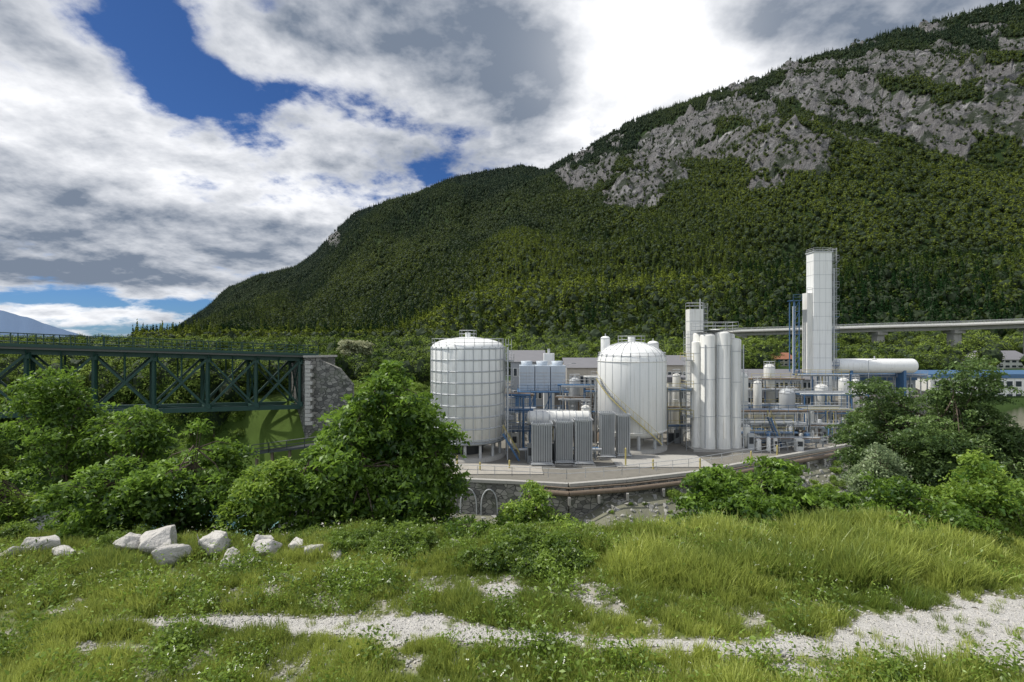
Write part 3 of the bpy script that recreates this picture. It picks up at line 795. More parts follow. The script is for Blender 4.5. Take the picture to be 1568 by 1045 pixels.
# ---------------------------------------------------------------- retaining wall + yard
def wall():
    mb=MB();pts=[(-9,55.4),(-8,55.2),(0,54.0),(5.8,52.9),(12,54.6),(20.4,57.8),(32,64.4),(45,71.6),(80,89.5)]
    for (a,b),(c,d) in zip(pts,pts[1:]):
        n=Vector((d-b,-(c-a),0)).normalized()*.5
        vs=[(a+n.x,b+n.y,-5),(c+n.x,d+n.y,-5),(c,d,-5),(a,b,-5),(a+n.x*.7,b+n.y*.7,.05),(c+n.x*.7,d+n.y*.7,.05),(c-n.x,d-n.y,.05),(a-n.x,b-n.y,.05)]
        mb.add(vs,[(0,1,5,4),(4,5,6,7),(1,2,6,5),(3,0,4,7)],M_stone if a<18 else M_conc)
        vs=[(a+n.x,b+n.y,.05),(c+n.x,d+n.y,.05),(c-n.x*.1,d-n.y*.1,.05),(a-n.x*.1,b-n.y*.1,.05)]
        vs+= [(x,y,z+.32) for x,y,z in vs]
        mb.add(vs,[(0,1,5,4),(4,5,6,7),(1,2,6,5),(3,0,4,7),(2,3,7,6)],M_conc)
    mb.build('river_retaining_wall')
    mb=MB()
    pp=[(3,52.9),(5.8,52.1),(12,53.6),(20.4,56.8),(32,63.4),(45,70.6),(62,79)]
    for (a,b),(c,d) in zip(pp,pp[1:]):
        mb.tube((a,b,-.55),(c,d,-.55),.26,M_rust,12);mb.tube((a,b-.5,.15),(c,d-.5,.15),.08,M_rust,8)
        n=int(math.hypot(c-a,d-b)/3)
        for i in range(n):
            x=a+(c-a)*i/n;y=b+(d-b)*i/n
            mb.box(x-.12,x+.12,y-.6,y+.6,-1.6,-.82,M_conc)
    mb.build('rusty_pipeline')
    mb=MB()
    for cx in (-4.6,-2.4,1.5,3.2):
        pts=[(cx+.85*math.cos(t),53.6-.1*cx,-2.3+1.7*math.sin(t)) for t in np.linspace(0,math.pi,10)]
        for a,b in zip(pts,pts[1:]): mb.tube(a,b,.07,M_lgrey,6)
        mb.tube((cx-.85,53.6-.1*cx,-2.3),(cx-.85,53.6-.1*cx,-4.6),.07,M_lgrey,6);mb.tube((cx+.85,53.6-.1*cx,-2.3),(cx+.85,53.6-.1*cx,-4.6),.07,M_lgrey,6)
    mb.build('wall_arch_frames')
    mb=MB()
    pts=[(PX(340,58),58,PZ(700,58)),(PX(420,58),57.5,PZ(688,58)),(PX(500,58),57.5,PZ(678,58)),(PX(650,60),59,PZ(690,60))]
    for a,b in zip(pts,pts[1:]):
        mb.beam(a,b,1.6,M_dark,.22);mb.rail([(a[0],a[1]-.8,a[2]),(b[0],b[1]-.8,b[2])],1.0,M_dark,step=1.6,r=.05)
        for i in range(3):
            k=i/3;x=a[0]+(b[0]-a[0])*k;y=a[1];z=a[2]+(b[2]-a[2])*k;mb.beam((x,y,z-.1),(x,y,z-4),.25,M_rust)
    mb.build('riverside_walkway')
wall()

# ---------------------------------------------------------------- tanks
def dome(r,z1,h,n=10): return [(r*math.cos(t),z1+h*math.sin(t)) for t in np.linspace(0,math.pi/2*.98,n)]
def tank1():
    mb=MB();Y=67.5;cx=PX(716,67);r=4.75;z0=2.3;z1=14.2
    mb.lathe((cx,Y,0),[(0,z0),(r,z0)]+[(r,z1)]+dome(r,z1,1.3)[1:]+[(0,z1+1.3)],M_white,64)
    for i in range(9):
        mb.ring((cx,Y),r,z0+.35+i*(z1-z0-.5)/8,.09,M_lgrey,64)
    for i in range(28):
        t=2*math.pi*i/28;x=cx+(r+.1)*math.cos(t);y=Y+(r+.1)*math.sin(t);mb.tube((x,y,z0),(x,y,z1+.1),.05,M_lgrey,5)
        mb.tube((x,y,z1),(cx+.8*math.cos(t),Y+.8*math.sin(t),z1+1.34),.05,M_lgrey,4)
    mb.rail([(cx+(r-.05)*math.cos(t),Y+(r-.05)*math.sin(t),z1+.05) for t in np.linspace(0,2*math.pi,25)[:-1]],1.05,M_lgrey,True,2)
    mb.rail([(cx+1.1*math.cos(t),Y+1.1*math.sin(t),z1+1.2) for t in np.linspace(0,2*math.pi,9)[:-1]],1.0,M_lgrey,True,2)
    mb.tube((cx,Y,z1+1.1),(cx,Y,z1+1.9),.35,M_white,12)
    for i in range(14):
        t=2*math.pi*(i+.5)/14;x=cx+(r-.45)*math.cos(t);y=Y+(r-.45)*math.sin(t);mb.tube((x,y,-.1),(x,y,z0),.2,M_lgrey,8)
    mb.lathe((cx,Y,0),[(0,.45),(r+.2,.45),(r+.2,-.3)],M_conc,48)
    mb.lathe((cx,Y,0),[(2.0,-.1),(2.0,z0)],M_dark,24)
    mb.ring((cx,Y),r,z0,.18,M_grey,64)
    mb.ladder(cx+r+.25,Y-1.0,.3,z1+1.1,M_lgrey,dirx=1,diry=0)
    for zz in(5,9,12.4):
        mb.box(cx+r+.15,cx+r+1.3,Y-2.6,Y+.4,zz,zz+.08,M_grey);mb.rail([(cx+r+.2,Y-2.6,zz),(cx+r+1.3,Y-2.6,zz),(cx+r+1.3,Y+.4,zz)],1,M_lgrey)
    mb.tube((cx+r+.5,Y-2.9,0),(cx+r+.5,Y-2.9,z1),.1,M_lgrey,8)
    mb.build('cryogenic_storage_tank')
def tank2():
    mb=MB();Y=72.5;cx=PX(967,72.5);r=4.75;z0=2.3;z1=12.2
    mb.lathe((cx,Y,0),[(0,z0-.9),(r*.75,z0-.45),(r,z0+.35),(r,z1)]+dome(r,z1,2.7)[1:]+[(0,z1+2.7)],M_white,64)
    for z in(z0+.4,z1): mb.ring((cx,Y),r,z,.07,M_white2,64)
    for i in range(24):
        t=2*math.pi*i/24;p=[(cx+(rr+.04)*math.cos(t),Y+(rr+.04)*math.sin(t),zz+.03) for rr,zz in dome(r,z1,2.7,6)]
        for a,b in zip(p,p[1:]): mb.tube(a,b,.05,M_lgrey,4,cap=False)
        x=cx+(r+.01)*math.cos(t);y=Y+(r+.01)*math.sin(t);mb.tube((x,y,z0+.4),(x,y,z1),.025,M_lgrey,4)
    mb.rail([(cx+1.9*math.cos(t),Y+1.9*math.sin(t),z1+2.4) for t in np.linspace(0,2*math.pi,13)[:-1]],1.1,M_lgrey,True,2)
    mb.rail([(cx+(r-.1)*math.cos(t),Y+(r-.1)*math.sin(t),z1+.3) for t in np.linspace(0,2*math.pi,25)[:-1]],.9,M_lgrey,True,2)
    mb.tube((cx,Y,z1+2.4),(cx,Y,z1+3.4),.5,M_white,14)
    for i in range(10):
        t=2*math.pi*(i+.5)/10;x=cx+(r-.7)*math.cos(t);y=Y+(r-.7)*math.sin(t);mb.tube((x,y,-.1),(x,y,z0),.24,M_lgrey,8)
    mb.lathe((cx,Y,0),[(0,.4),(r+.1,.4),(r+.1,-.3)],M_conc,48)
    mb.tube((cx,Y,0),(cx,Y,z0),1.6,M_conc,20)
    ph=np.radians(np.linspace(196,304,42));zz=np.linspace(9.8,1.2,42);pr=None
    for t,z in zip(ph,zz):
        a=Vector((cx+(r+.06)*math.cos(t),Y+(r+.06)*math.sin(t),z));b=Vector((cx+(r+.65)*math.cos(t),Y+(r+.65)*math.sin(t),z))
        mb.beam(a,b,.2,M_grey,.04)
        if pr:
            mb.beam(pr[1],b,.05,M_yel,.13)
            mb.tube(pr[1]+Vector((0,0,1)),b+Vector((0,0,1)),.025,M_yel,5)
            if int(z*7)%3==0: mb.tube(b,b+Vector((0,0,1)),.02,M_yel,4)
        pr=(a,b)
    mb.build('storage_tank')
def vessel(name,px,Y,z0,z1,wpx,m=M_white,top=.5,rail=False,n=24):
    mb=MB();r=wpx/2/F*Y;x=PX(px,Y)
    mb.lathe((x,Y,0),[(r*.9,z0),(r,z0+.01),(r,z1)]+[(a,b) for a,b in dome(r,z1,r*top)][1:]+[(0,z1+r*top)],m,n)
    mb.ring((x,Y),r,z1,.05,M_lgrey,n);mb.ring((x,Y),r,(z0+z1)/2,.05,M_lgrey,n)
    mb.tube((x,Y,z1+r*top-.05),(x,Y,z1+r*top+.4),.08,M_lgrey,8)
    if z0>.6:
        for i in range(4):
            t=math.pi/4+i*math.pi/2;mb.tube((x+r*.8*math.cos(t),Y+r*.8*math.sin(t),H1(x,Y)-.2),(x+r*.8*math.cos(t),Y+r*.8*math.sin(t),z0+.3),.08,M_lgrey,6)
    if rail: mb.rail([(x+r*math.cos(t),Y+r*math.sin(t),z1) for t in np.linspace(0,2*math.pi,9)[:-1]],1,M_lgrey,True,2)
    mb.build(name)
tank1();tank2()
vessel('vertical_pressure_vessel',927,80,3,PZ(518,80),14);vessel('vertical_pressure_vessel',1000,84,3,PZ(526,84),17)
def cluster():
    mb=MB();Y=71;cx=PX(1097,Y);z1=16.0
    spec=[(-2.75,.2,.62,z1-1.2),(-1.35,-.4,1.0,z1-.3),(.62,-.5,1.02,z1),(2.45,0,.92,z1-.9),(-1.6,1.7,1.0,z1-.1),(.5,1.8,1.1,z1+.3),(2.4,2.0,.95,z1-.2)]
    for dx,dy,r,z in spec:
        mb.lathe((cx+dx,Y+dy,0),[(r*1.06,.3),(r*1.06,1.6),(r,1.75),(r,z)]+dome(r,z,r*.35,6)[1:]+[(0,z+r*.35)],M_white2,28)
        for k in(.3,.62,.9): mb.ring((cx+dx,Y+dy),r,z*k,.04,M_lgrey,28)
    for dx in(-2.0,-.35,1.6,3.2):
        mb.tube((cx+dx,Y-1.2,.4),(cx+dx,Y-1.2,z1-1.5),.09,M_lgrey,7)
    mb.box(cx-2.6,cx+2.6,Y-1.0,Y+2.6,z1+.45,z1+.53,M_grey)
    mb.rail([(cx-2.6,Y-1.0,z1+.5),(cx+2.6,Y-1.0,z1+.5),(cx+2.6,Y+2.6,z1+.5),(cx-2.6,Y+2.6,z1+.5)],1.1,M_lgrey,True)
    mb.box(cx-3.8,cx+3.8,Y-1.9,Y+3.4,-.2,.3,M_conc)
    mb.ladder(cx-3.55,Y+.6,.3,z1+.4,M_lgrey,dirx=-1,diry=0)
    for zz in(4.5,8.5,12.3):
        mb.box(cx-4.5,cx-3.4,Y-1,Y+1.6,zz,zz+.07,M_grey);mb.rail([(cx-3.5,Y-1,zz),(cx-4.5,Y-1,zz),(cx-4.5,Y+1.6,zz)],1,M_yel)
        mb.tube((cx-4.45,Y-.95,0),(cx-4.45,Y-.95,zz),.06,M_lgrey,6)
    mb.build('gas_column_cluster')
    mb=MB();Y=78;x0=PX(1056,Y);x1=PX(1077,Y);zt=PZ(473,Y)
    mb.box(x0,x1,Y,Y+1.8,0,zt,M_white2)
    for i in range(9): mb.box(x0-.03,x1+.03,Y-.03,Y+1.83,2+i*2,2.08+i*2,M_lgrey)
    mb.rail([(x0,Y,zt),(x1,Y,zt),(x1,Y+1.8,zt),(x0,Y+1.8,zt)],1.0,M_lgrey,True);mb.ladder(x1+.3,Y+1,8,zt+1,M_lgrey,dirx=1,diry=0)
    mb.tube((x1-.3,Y+.5,zt),(x1-.3,Y+.5,zt+1.6),.1,M_lgrey,6)
    mb.box(x0+.3,x1+1.6,Y-1.2,Y,4.2,9.5,M_lgrey)
    mb.build('rectification_column')
cluster()
def tower():
    mb=MB();Y=96;x0=PX(1246,Y);x1=PX(1274,Y);zt=PZ(386,Y);dp=2.4
    mb.box(x0,x1,Y,Y+dp,0,zt,M_white)
    z=4
    while z<zt-1: mb.box(x0-.025,x1+.025,Y-.025,Y+dp+.02,z,z+.06,M_lgrey);z+=2.6
    for k in(.33,.66): mb.box(x0+(x1-x0)*k-.02,x0+(x1-x0)*k+.02,Y-.02,Y,1,zt-.1,M_lgrey)
    mb.box(x0-.15,x1+.15,Y-.15,Y+dp+.15,zt,zt+.18,M_lgrey)
    mb.rail([(x0,Y,zt+.1),(x1,Y,zt+.1),(x1,Y+dp,zt+.1),(x0,Y+dp,zt+.1)],.7,M_lgrey,True)
    za=PZ(448,Y);mb.box(x0-1.0,x0,Y+.4,Y+2,0,za,M_white2);mb.rail([(x0-1.0,Y+.4,za),(x0,Y+.4,za)],1,M_lgrey)
    for i,py in enumerate((400,420,440,462,485,510,535,560)):
        z=PZ(py,Y);mb.box(x1,x1+1.25,Y-.2,Y+2.2,z,z+.08,M_blue if i>3 else M_grey)
        mb.rail([(x1+.05,Y-.2,z),(x1+1.25,Y-.2,z),(x1+1.25,Y+2.2,z)],1.1,M_lgrey if i<5 else M_blue)
        mb.beam((x1+.02,Y-.1,z-1.1),(x1+1.2,Y-.1,z),.08,M_grey)
    mb.ladder(x1+.6,Y+.4,3,zt+.8,M_lgrey,dirx=0,diry=-1)
    mb.tube((x1+.2,Y-.3,2),(x1+.2,Y-.3,zt-3),.1,M_lgrey,7)
    bx=PX(1218,Y);b2=PX(1226,Y);zf=PZ(460,Y)
    for x in(bx,b2):
        for y in(Y+.5,Y+2.0): mb.beam((x,y,0),(x,y,zf),.16,M_blue)
    z=3
    while z<zf:
        mb.beam((bx,Y+.5,z),(b2,Y+.5,z),.1,M_blue);mb.beam((bx,Y+.5,z),(b2,Y+.5,min(z+2.2,zf)),.07,M_blue);z+=2.2
    mb.box(bx-.3,b2+.3,Y+.2,Y+2.3,zf,zf+.1,M_blue);mb.rail([(bx-.3,Y+.2,zf+.1),(b2+.3,Y+.2,zf+.1)],1,M_blue)
    mb.tube(((bx+b2)/2,Y+1.4,0),((bx+b2)/2,Y+1.4,zf-1),.28,M_lgrey,10)
    mb.build('cold_box_tower')
tower()
def htank(name,px0,px1,py0,py1,Y,m,gz,ribs=0,saddle=M_blue):
    mb=MB();x0=PX(px0,Y);x1=PX(px1,Y);r=(py1-py0)/2/F*Y;zc=(PZ(py0,Y)+PZ(py1,Y))/2;L=x1-x0
    prof=[(r*math.sin(t),r*.5*(1-math.cos(t))) for t in np.linspace(0,math.pi/2,7)]
    prof+= [(a,L-b) for a,b in reversed(prof)]
    mb.lathe((x0,Y,zc),prof,m,28,'x')
    for i in range(ribs):
        xx=x0+L*(i+.5)/ribs;mb.lathe((xx,Y,zc),[(r,-.05),(r+.06,-.04),(r+.06,.04),(r,.05)],M_lgrey,28,'x')
    for k in(.18,.82):
        xx=x0+L*k;mb.box(xx-.25,xx+.25,Y-r*.8,Y+r*.8,gz-.2,zc-r*.6,saddle)
    mb.tube((x0+L*.5,Y,zc+r-.05),(x0+L*.5,Y,zc+r+.5),.12,M_lgrey,8)
    mb.build(name)
htank('horizontal_gas_tank',1276,1402,549,571,98,M_white,3.0)
htank('horizontal_tank',806,906,629,650,67.5,M_white2,0,10,M_lgrey)
def vap(px0,px1,Y,zt):
    mb=MB();x0=PX(px0,Y);x1=PX(px1,Y);dy=x1-x0
    n=max(5,int((x1-x0)/.26))
    for i in range(n):
        for j in range(n):
            if 0<i<n-1 and 0<j<n-1: continue
            x=x0+(x1-x0)*(i+.5)/n;y=Y+dy*(j+.5)/n
            mb.box(x-.09,x+.09,y-.015,y+.015,.5,zt,M_fin);mb.box(x-.015,x+.015,y-.09,y+.09,.5,zt+.02,M_fin)
    for z in(.45,zt-.15):
        mb.box(x0-.06,x1+.06,Y-.06,Y-.01,z,z+.1,M_lgrey);mb.box(x0-.06,x0-.01,Y,Y+dy,z,z+.1,M_lgrey);mb.box(x1+.01,x1+.06,Y,Y+dy,z,z+.1,M_lgrey)
    mb.box(x0+.22,x1-.22,Y+.28,Y+dy-.2,.6,zt-.3,M_grey)
    for x in(x0,x1):
        for y in(Y,Y+dy): mb.beam((x,y,-.1),(x,y,.6),.12,M_lgrey)
    mb.box(x0-.3,x1+.3,Y-.3,Y+dy+.3,-.2,.15,M_conc)
    mb.tube((x0-.1,Y-.15,.35),(x1+.1,Y-.15,.35),.09,M_lgrey,7)
    mb.build('ambient_vaporizer')
for a,b,yy,zt in((814,846,61,5.2),(851,878,62,5.3),(881,908,61.5,5.6),(920,942,65,5.9),(946,966,65.5,5.6)): vap(a,b,yy,zt)

def window_row(mb,x0,x1,y,z0,z1,n,m=M_win):
    w=(x1-x0)/n
    for i in range(n):
        a=x0+w*(i+.18);b=x0+w*(i+.82)
        mb.box(a-.08,b+.08,y-.06,y,z0-.08,z1+.08,M_white);mb.box(a,b,y-.09,y-.062,z0,z1,m)
def cooler():
    mb=MB();Y=82;xs=[PX(p,Y) for p in(795,819,843,867)];zt=PZ(560,Y);zm=PZ(598,Y)
    for a,b in zip(xs,xs[1:]):
        mb.box(a+.06,b-.06,Y,Y+4,zm,zt,M_cool)
        for k in range(6): mb.box(a+.12,b-.12,Y-.05,Y-.005,zm+.3+k*.5,zm+.42+k*.5,M_lgrey)
        mb.lathe(((a+b)/2,Y+2,zt),[(.85,0),(.95,.7),(.8,.7),(.75,.1)],M_cool,20)
    mb.box(xs[0]-.3,xs[-1]+.3,Y-1.2,Y+4.2,zm-.25,zm-.05,M_blue)
    mb.rail([(xs[0]-.3,Y-1.2,zm),(xs[-1]+.3,Y-1.2,zm)],1,M_blue)
    for x in(xs[0],xs[1],xs[2],xs[3]):
        for y in(Y-1,Y+4): mb.beam((x,y,-.1),(x,y,zm-.2),.22,M_blue)
    for i in range(3): mb.beam((xs[i],Y-1,.5),(xs[i+1],Y-1,zm-.5),.12,M_blue)
    mb.box(xs[0]+.5,xs[-1]-.4,Y+.5,Y+3.5,.0,3.6,M_sheet)
    mb.build('cooling_tower')
    mb=MB();Y=90;x0=PX(833,Y);x1=PX(849,Y);mb.box(x0,x1,Y,Y+2,1,PZ(541,Y),M_white);mb.tube(((x0+x1)/2,Y+1,PZ(541,Y)),((x0+x1)/2,Y+1,PZ(534,Y)),.25,M_lgrey,8)
    mb.box(x0-.05,x1+.05,Y-.05,Y+2.05,8,8.1,M_lgrey);mb.box(x0-.05,x1+.05,Y-.05,Y+2.05,10.5,10.6,M_lgrey);mb.build('analyzer_column')
cooler()
def bld(name,p0,p1,py0,pye,Y,dep,wm,rm,gz,flat=False,rows=1,nw=8,base=None,ridge=None,axis='x',wz=None):
    mb=MB();x0=PX(p0,Y);x1=PX(p1,Y);ze=PZ(pye,Y);zr=PZ(py0,Y) if not flat else ze
    gz=min(gz,H1(x0,Y),H1(x1,Y))
    if flat:
        mb.box(x0,x1,Y,Y+dep,gz-.5,ze,wm);mb.box(x0-.2,x1+.2,Y-.2,Y+dep+.2,ze,ze+.8,rm)
    else: mb.gable(x0,x1,Y,Y+dep,gz-.5,ze,zr,wm,rm,axis)
    H_=ze-gz
    for r in range(rows):
        z=gz+H_*(r+.35)/rows;window_row(mb,x0+.4,x1-.4,Y,z,z+min(1.4,H_/rows*.42),nw)
    mb.box(x0+.8,x0+2.0,Y-.07,Y-.005,gz,gz+2.1,M_blue)
    return mb.build(name)
bld('factory_hall',782,834,538,553,96,10,M_sheet,M_roofg,3,rows=2,nw=6)
bld('factory_hall',868,922,550,562,92,9,M_wall,M_roofg,1,rows=2,nw=6)
bld('factory_workshop',1018,1056,546,558,95,9,M_wall,M_roofg,2,rows=2,nw=4)
bld('factory_hall',1140,1246,568,580,95,8,M_sheet,M_roofg,3,rows=2,nw=14)
bld('factory_office',1025,1062,575,585,84,6,M_white2,M_roofg,0,True,rows=2,nw=5)
bld('blue_warehouse',1425,1680,573,579,100,14,M_white2,M_blue,4,True,rows=2,nw=18)
bld('factory_hall',1290,1402,575,582,101,8,M_sheet,M_blue,4,True,rows=1,nw=10)
bld('red_roofed_house',1184,1216,541,549,150,8,M_wall,M_roofr,8,rows=2,nw=4)
bld('grey_roofed_house',1515,1580,538,550,140,10,M_white2,M_roofg,8,rows=2,nw=6)
bld('red_roofed_house',1478,1508,546,553,150,8,M_wall,M_roofr,8,rows=2,nw=4)
bld('green_roofed_shed',1402,1442,545,552,125,8,M_wall,mat('pale_green_roof',(.25,.36,.27),.6),8,rows=1,nw=4)
bld('warehouse',1020,1055,556,570,115,8,M_wall,M_roofr,8,rows=1,nw=4)
bld('warehouse',670,700,532,538,170,8,M_wall,M_roofr,9,rows=1,nw=4)

def rack(name,p0,p1,Y,dep,levels,cm,seed,rails=True,np_=6,gz=0,rm=None):
    r=random.Random(seed);mb=MB();x0=PX(p0,Y);x1=PX(p1,Y);rm=rm or M_lgrey
    n=max(1,int((x1-x0)/3.2))
    for i in range(n+1):
        x=x0+(x1-x0)*i/n
        for y in(Y,Y+dep): mb.beam((x,y,gz-.2),(x,y,levels[-1]),.16,cm)
        for z in levels: mb.beam((x,Y,z-.09),(x,Y+dep,z-.09),.14,cm)
    for z in levels:
        for y in(Y,Y+dep): mb.beam((x0,y,z-.1),(x1,y,z-.1),.12,cm)
        for k in range(np_):
            y=Y+.2+(dep-.4)*k/max(1,np_-1);rr=r.choice((.05,.08,.12,.18));m=r.choice((M_lgrey,M_white2,M_blue,M_grey,M_lgrey,M_yel if rr<.09 else M_rust))
            mb.tube((x0-r.uniform(0,1),y,z+rr),(x1+r.uniform(0,1),y,z+rr),rr,m,8)
            if r.random()<.7:
                x=r.uniform(x0,x1);mb.tube((x,y,gz),(x,y,z+rr),rr*.9,m,8)
        if rails: mb.rail([(x0,Y-.1,z),(x1,Y-.1,z)],1.05,rm)
    for i in range(n):
        a=x0+(x1-x0)*i/n;b=x0+(x1-x0)*(i+1)/n
        if r.random()<.5: mb.beam((a,Y,gz),(b,Y,levels[0]-.2),.08,cm)
    for k in range(int((x1-x0)/1.1)):
        x=r.uniform(x0,x1);y=Y+r.uniform(-1.5,dep);h=r.uniform(.7,2.6);w=r.uniform(.2,.55)
        if r.random()<.45: mb.lathe((x,y,gz-.1),[(w,0),(w,h),(w*.6,h+w*.4),(0,h+w*.5)],r.choice((M_white2,M_lgrey,M_blue,M_white2,M_rust)),16)
        else:
            mb.box(x-w,x+w,y-w*.7,y+w*.7,gz-.1,h,r.choice((M_lgrey,M_white2,M_grey,M_grey,M_dark)));mb.box(x-w*.7,x+w*.7,y-w*.7-.04,y-w*.7-.003,h*.4,h*.8,M_dark)
    mb.build(name)
rack('pipe_rack',776,812,70,3,(2.8,5.4,7.4),M_blue,1,rm=M_blue)
rack('pipe_rack',862,912,76,4,(3.5,6.2,8.2),M_grey,2)
rack('pipe_rack',1134,1236,76,3,(2.4,4.4),M_lgrey,3,np_=8,rm=M_blue)
rack('pipe_rack',1150,1225,87,3,(4.0,6.6,8.4),M_grey,4,rm=M_yel)
rack('pipe_rack',1232,1330,82,4,(3.5,6.4),M_blue,5,rm=M_lgrey)
rack('pipe_rack',1022,1060,74,3,(2.5,5.0,7.8),M_grey,6,rm=M_yel)
rack('pipe_rack',1228,1300,92,2,(5.5,8.8),M_grey,7,rm=M_yel)
rack('pipe_rack',1290,1420,98.5,1.6,(8.2,),M_grey,8,rm=M_lgrey,gz=3)
rack('pipe_rack',790,870,77,3,(2.4,4.2),M_lgrey,9,rm=M_blue)
rack('pipe_rack',1145,1260,70.5,1.6,(1.3,),M_grey,10,np_=4,rm=M_lgrey)
rack('pipe_rack',805,912,64.5,1.2,(1.1,),M_grey,11,np_=3,rm=M_lgrey)
rack('pipe_rack',1140,1215,73.5,2,(1.6,3.2),M_grey,12,np_=5,rm=M_yel)
rack('pipe_rack',905,925,75,3,(4.5,7.5,9.5),M_grey,13,np_=5,rm=M_lgrey)
rack('pipe_rack',1240,1300,76,3,(2.2,4.8),M_grey,14,np_=6,rm=M_lgrey)
for p,Y,z0,z1,w in((1135,79,2,9.5,20),(1160,83,1,8.2,12),(1178,90,3,10.4,16),(1205,84,1,6.5,22),(1258,86,1,7.2,18),(1292,88,2,8.2,14),(880,80,1,8.8,16),(897,73,.5,5.5,14),(1036,81,2,9.5,12),(783,74,1,6.8,12),(1310,90,2,8,10),(1188,78,.5,4.4,14),(1143,71,.4,3.2,10),(1240,79,.5,4,12)):
    vessel('process_vessel',p,Y,z0,z1,w,random.choice((M_white2,M_white2,M_lgrey)),.6,True,20)
mb=MB()
pts=[(-7.5,56.5,0.35),(0,55.4,.35),(5.8,54.3,.35),(12,55.9,.35),(20.4,59.1,.35),(32,65.7,.35),(45,73,.35)]
mb.rail(pts,1.05,M_lgrey,step=1.8,r=.03)
mb.build('yard_railing')
for px0,px1,Y,z0,z1 in((1180,1198,72,0,4.2),(770,795,64,0,3.4),(1268,1290,84,0,5.0)):
    mb=MB()
    xa=PX(px0,Y);xb=PX(px1,Y);n=14
    for i in range(n):
        k=i/(n-1);x=xb+(xa-xb)*k;z=z0+(z1-z0)*k;mb.box(x-.15,x+.15,Y,Y+.9,z,z+.04,M_grey)
    for y in(Y,Y+.9):
        mb.beam((xb,y,z0),(xa,y,z1),.06,M_blue,.22)
        mb.tube((xb,y,z0+1),(xa,y,z1+1),.04,M_yel,6)
        for k in(0,.33,.66,1): mb.tube((xb+(xa-xb)*k,y,z0+(z1-z0)*k),(xb+(xa-xb)*k,y,z0+(z1-z0)*k+1),.03,M_yel,5)
    mb.build('steel_staircase')
for px,Y,h in((958,61,2.2),(1072,60,1.2),(1000,60,1.1),(780,60,1.0),(1150,64,1.2),(700,62,1.1),(735,59,1.0),(1190,67,1.3)):
    mb=MB();x=PX(px,Y);mb.tube((x,Y,-.1),(x,Y,h),.1,M_yel,10);mb.lathe((x,Y,h),[(.1,0),(.07,.06),(0,.09)],M_yel,10);mb.build('yellow_bollard')
mb=MB()
mb.box(-7,3.5,57.3,62.2,-.1,.12,M_yard);mb.box(12.5,24,60.5,67,-.1,.13,M_conc)
mb.build('concrete_pad')
def lamp(px,Y,h):
    mb=MB();x=PX(px,Y);z=H1(x,Y);mb.tube((x,Y,z-.1),(x,Y,z+h),.09,M_lgrey,8,.05);mb.tube((x,Y,z+h-.03),(x+1.1,Y,z+h+.15),.04,M_lgrey,6);mb.box(x+.8,x+1.5,Y-.12,Y+.12,z+h+.1,z+h+.2,M_grey);mb.build('street_lamp')
for a in((806,88,9),(868,86,11),(1118,92,9),(1330,95,9),(745,80,10)): lamp(*a)

def viaduct():
    mb=MB()
    P=[(PX(1085,215),215,PZ(509,215)),(PX(1130,205),205,PZ(508,205)),(PX(1357,182),182,PZ(501,182)),(PX(1477,172),172,PZ(498,172)),(PX(1620,160),160,PZ(493,160)),(PX(1800,150),150,PZ(488,150))]
    for a,b in zip(P,P[1:]):
        mb.beam((a[0],a[1]+4,a[2]),(b[0],b[1]+4,b[2]),9,M_conc,.45);mb.beam((a[0],a[1]+4,a[2]-.9),(b[0],b[1]+4,b[2]-.9),5,M_conc,1.35)
        mb.beam((a[0],a[1]-.6,a[2]+.45),(b[0],b[1]-.6,b[2]+.45),.18,M_white2,.9)
        for h in (1.2,1.5): mb.tube((a[0],a[1]-.6,a[2]+h),(b[0],b[1]-.6,b[2]+h),.05,M_lgrey,4)
    for px in(1140,1250,1357,1477,1600):
        Y=np.interp(px,[1130,1357,1477,1620],[205,182,172,160]);x=PX(px,Y);zt=np.interp(px,[1130,1357,1477,1620],[p[2] for p in P[1:5]])-1.55
        mb.box(x-1.3,x+1.3,Y+2.6,Y+5.6,4,zt-1.1,M_conc);mb.box(x-1.8,x+1.8,Y+1.6,Y+6.6,zt-1.1,zt-.0,M_conc)
    mb.build('motorway_viaduct')
    mb=MB();Y=330
    a=(PX(335,Y),Y,PZ(521,Y));b=(PX(482,Y),Y,PZ(518.5,Y));mb.beam(a,b,8,M_conc,1.6);mb.beam((a[0],Y-3.9,a[2]+1.1),(b[0],Y-3.9,b[2]+1.1),.2,M_white2,.6)
    for k in np.linspace(.05,.95,6): x=a[0]+(b[0]-a[0])*k;mb.box(x-1,x+1,Y-1.5,Y+1.5,4,a[2]-.8,M_conc)
    mb.build('road_viaduct')
viaduct()

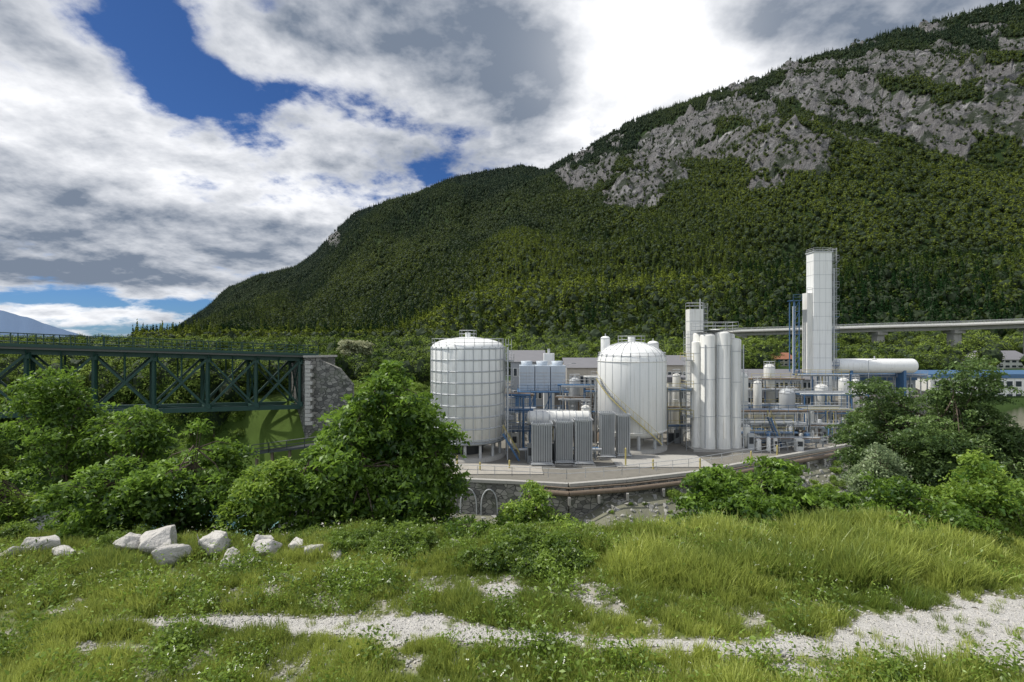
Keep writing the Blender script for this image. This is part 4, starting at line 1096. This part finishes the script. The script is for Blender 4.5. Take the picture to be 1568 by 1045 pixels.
# ---------------------------------------------------------------- sky
SUN_AZ=math.radians(-80);SUN_EL=math.radians(56)
def world():
    w=bpy.data.worlds.new('World');scene.world=w;w.use_nodes=True;t=NT(w.node_tree)
    out=t.n('ShaderNodeOutputWorld')
    sky=t.n('ShaderNodeTexSky',sky_type='NISHITA');sky.sun_disc=False;sky.sun_elevation=SUN_EL;sky.sun_rotation=SUN_AZ;sky.air_density=.8;sky.dust_density=.3;sky.ozone_density=4
    d=t.n('ShaderNodeTexCoord').outputs['Generated']
    sp=t.n('ShaderNodeSeparateXYZ');t.put(sp.inputs[0],d);x,y,z=sp.outputs
    zc=t.m('ADD',t.m('MAXIMUM',z,0),.28)
    inv=t.m('DIVIDE',1.0,zc)
    P=t.v('MULTIPLY',t.v('SCALE',d,inv),(1,1,.9))
    n1=t.noise(P,2.0,10,.60,.10)
    P2=t.v('ADD',P,(-.035,.05,-.07))
    n1b=t.noise(P2,2.0,6,.60,.10)
    n2=t.noise(P,1.2,4,.55,.2)
    def lobe(px,py,rx,ry,wt):
        c=Vector(((px-784)/F,1,(522-py)/F));L=c.length;c/=L
        k=1.0/L
        v=t.v('MULTIPLY',t.v('SUBTRACT',d,tuple(c)),(F/(rx*k),F/(max(rx,ry)*k),F/(ry*k)))
        l=t.v('DOT_PRODUCT',v,v)
        return t.m('MULTIPLY',t.m('EXPONENT',t.m('MULTIPLY',l,-1.0)),wt)
    def tot(ls,base):
        a=base
        for q in ls:a=t.m('ADD',a,lobe(*q))
        return a
    cov=tot([(205,30,75,50,-.17),(280,125,75,60,-.17),(360,190,110,30,-.17),(530,150,95,30,-.19),(415,5,60,22,-.14),(660,195,70,16,-.16),(905,170,16,30,-.10),(330,220,90,26,-.08),
             (60,458,230,14,-.20),(280,475,60,14,-.2),(110,502,200,8,-.12),
             (90,200,140,140,.12),(620,60,170,80,.16),(800,100,130,90,.20),(1050,80,220,130,.22),(1350,10,220,80,.2),(385,85,120,30,.12),(420,350,200,60,.14),(180,370,200,60,.16),(490,230,120,26,.14)],
            t.m('ADD',t.m('MULTIPLY',n1,1.35),-.095))
    mask=t.ss(.46,.61,cov)
    dark=tot([(790,110,105,80,.46),(620,40,160,50,.34),(450,20,80,40,.16),(60,300,180,45,.32),(130,385,230,34,.48),(30,60,60,90,.14),(1190,25,170,45,.42),(1420,5,200,50,.40),(575,245,120,26,.30),(330,340,110,22,.36),(60,415,250,20,.42),(430,180,60,20,.1),
              (990,70,105,85,-.75),(1110,110,60,60,-.3),(870,215,80,36,-.4),(700,205,90,30,-.15),(60,140,110,50,-.15),(250,260,120,36,-.15),(440,215,80,18,-.15),(470,295,120,18,-.15),(200,480,250,12,-.5)],
             t.m('ADD',t.m('MULTIPLY',n2,.68),t.m('MULTIPLY',t.m('SUBTRACT',cov,.5),.30)))
    relief=t.m('MULTIPLY',t.m('SUBTRACT',n1,n1b),3.0)
    dk=t.m('ADD',t.m('MULTIPLY',t.ss(.08,.95,dark),1.0),relief,clamp=True)
    cc=t.mix(dk,(1.02,1.03,1.06),(.20,.245,.32))
    cc=t.mix(t.m('MULTIPLY',lobe(985,70,120,90,1.0),.5),cc,(1.5,1.5,1.5))
    back=t.m('ADD',1.0,t.m('MULTIPLY',t.m('MAXIMUM',t.m('MULTIPLY',y,-1),0),1.0))
    b1=t.n('ShaderNodeBackground');
    skc=t.mix(1.0,sky.outputs[0],(.45,.70,1.05),'MULTIPLY')
    t.put(b1.inputs[0],skc);b1.inputs[1].default_value=.075
    b2=t.n('ShaderNodeBackground');t.put(b2.inputs[0],cc);t.put(b2.inputs[1],back)
    ms=t.n('ShaderNodeMixShader');t.put(ms.inputs[0],t.m('MULTIPLY',mask,.985));t.nt.links.new(b1.outputs[0],ms.inputs[1]);t.nt.links.new(b2.outputs[0],ms.inputs[2])
    t.nt.links.new(ms.outputs[0],out.inputs[0])
world()
sl=bpy.data.lights.new('sun','SUN');sl.energy=4.4;sl.angle=math.radians(1.2);sl.color=(1,.95,.87)
so=link(bpy.data.objects.new('sun',sl))
dv=Vector((math.sin(SUN_AZ)*math.cos(SUN_EL),math.cos(SUN_AZ)*math.cos(SUN_EL),math.sin(SUN_EL)))
so.rotation_euler=dv.to_track_quat('Z','Y').to_euler()

cam=bpy.data.cameras.new('camera');cam.lens=18;cam.sensor_width=36;cam.clip_end=40000;cam.clip_start=.1
co=link(bpy.data.objects.new('camera',cam));co.location=(0,0,CAMZ);co.rotation_euler=(math.radians(90),0,0)
scene.camera=co
scene.view_settings.view_transform='Standard';scene.view_settings.look='None';scene.view_settings.exposure=0
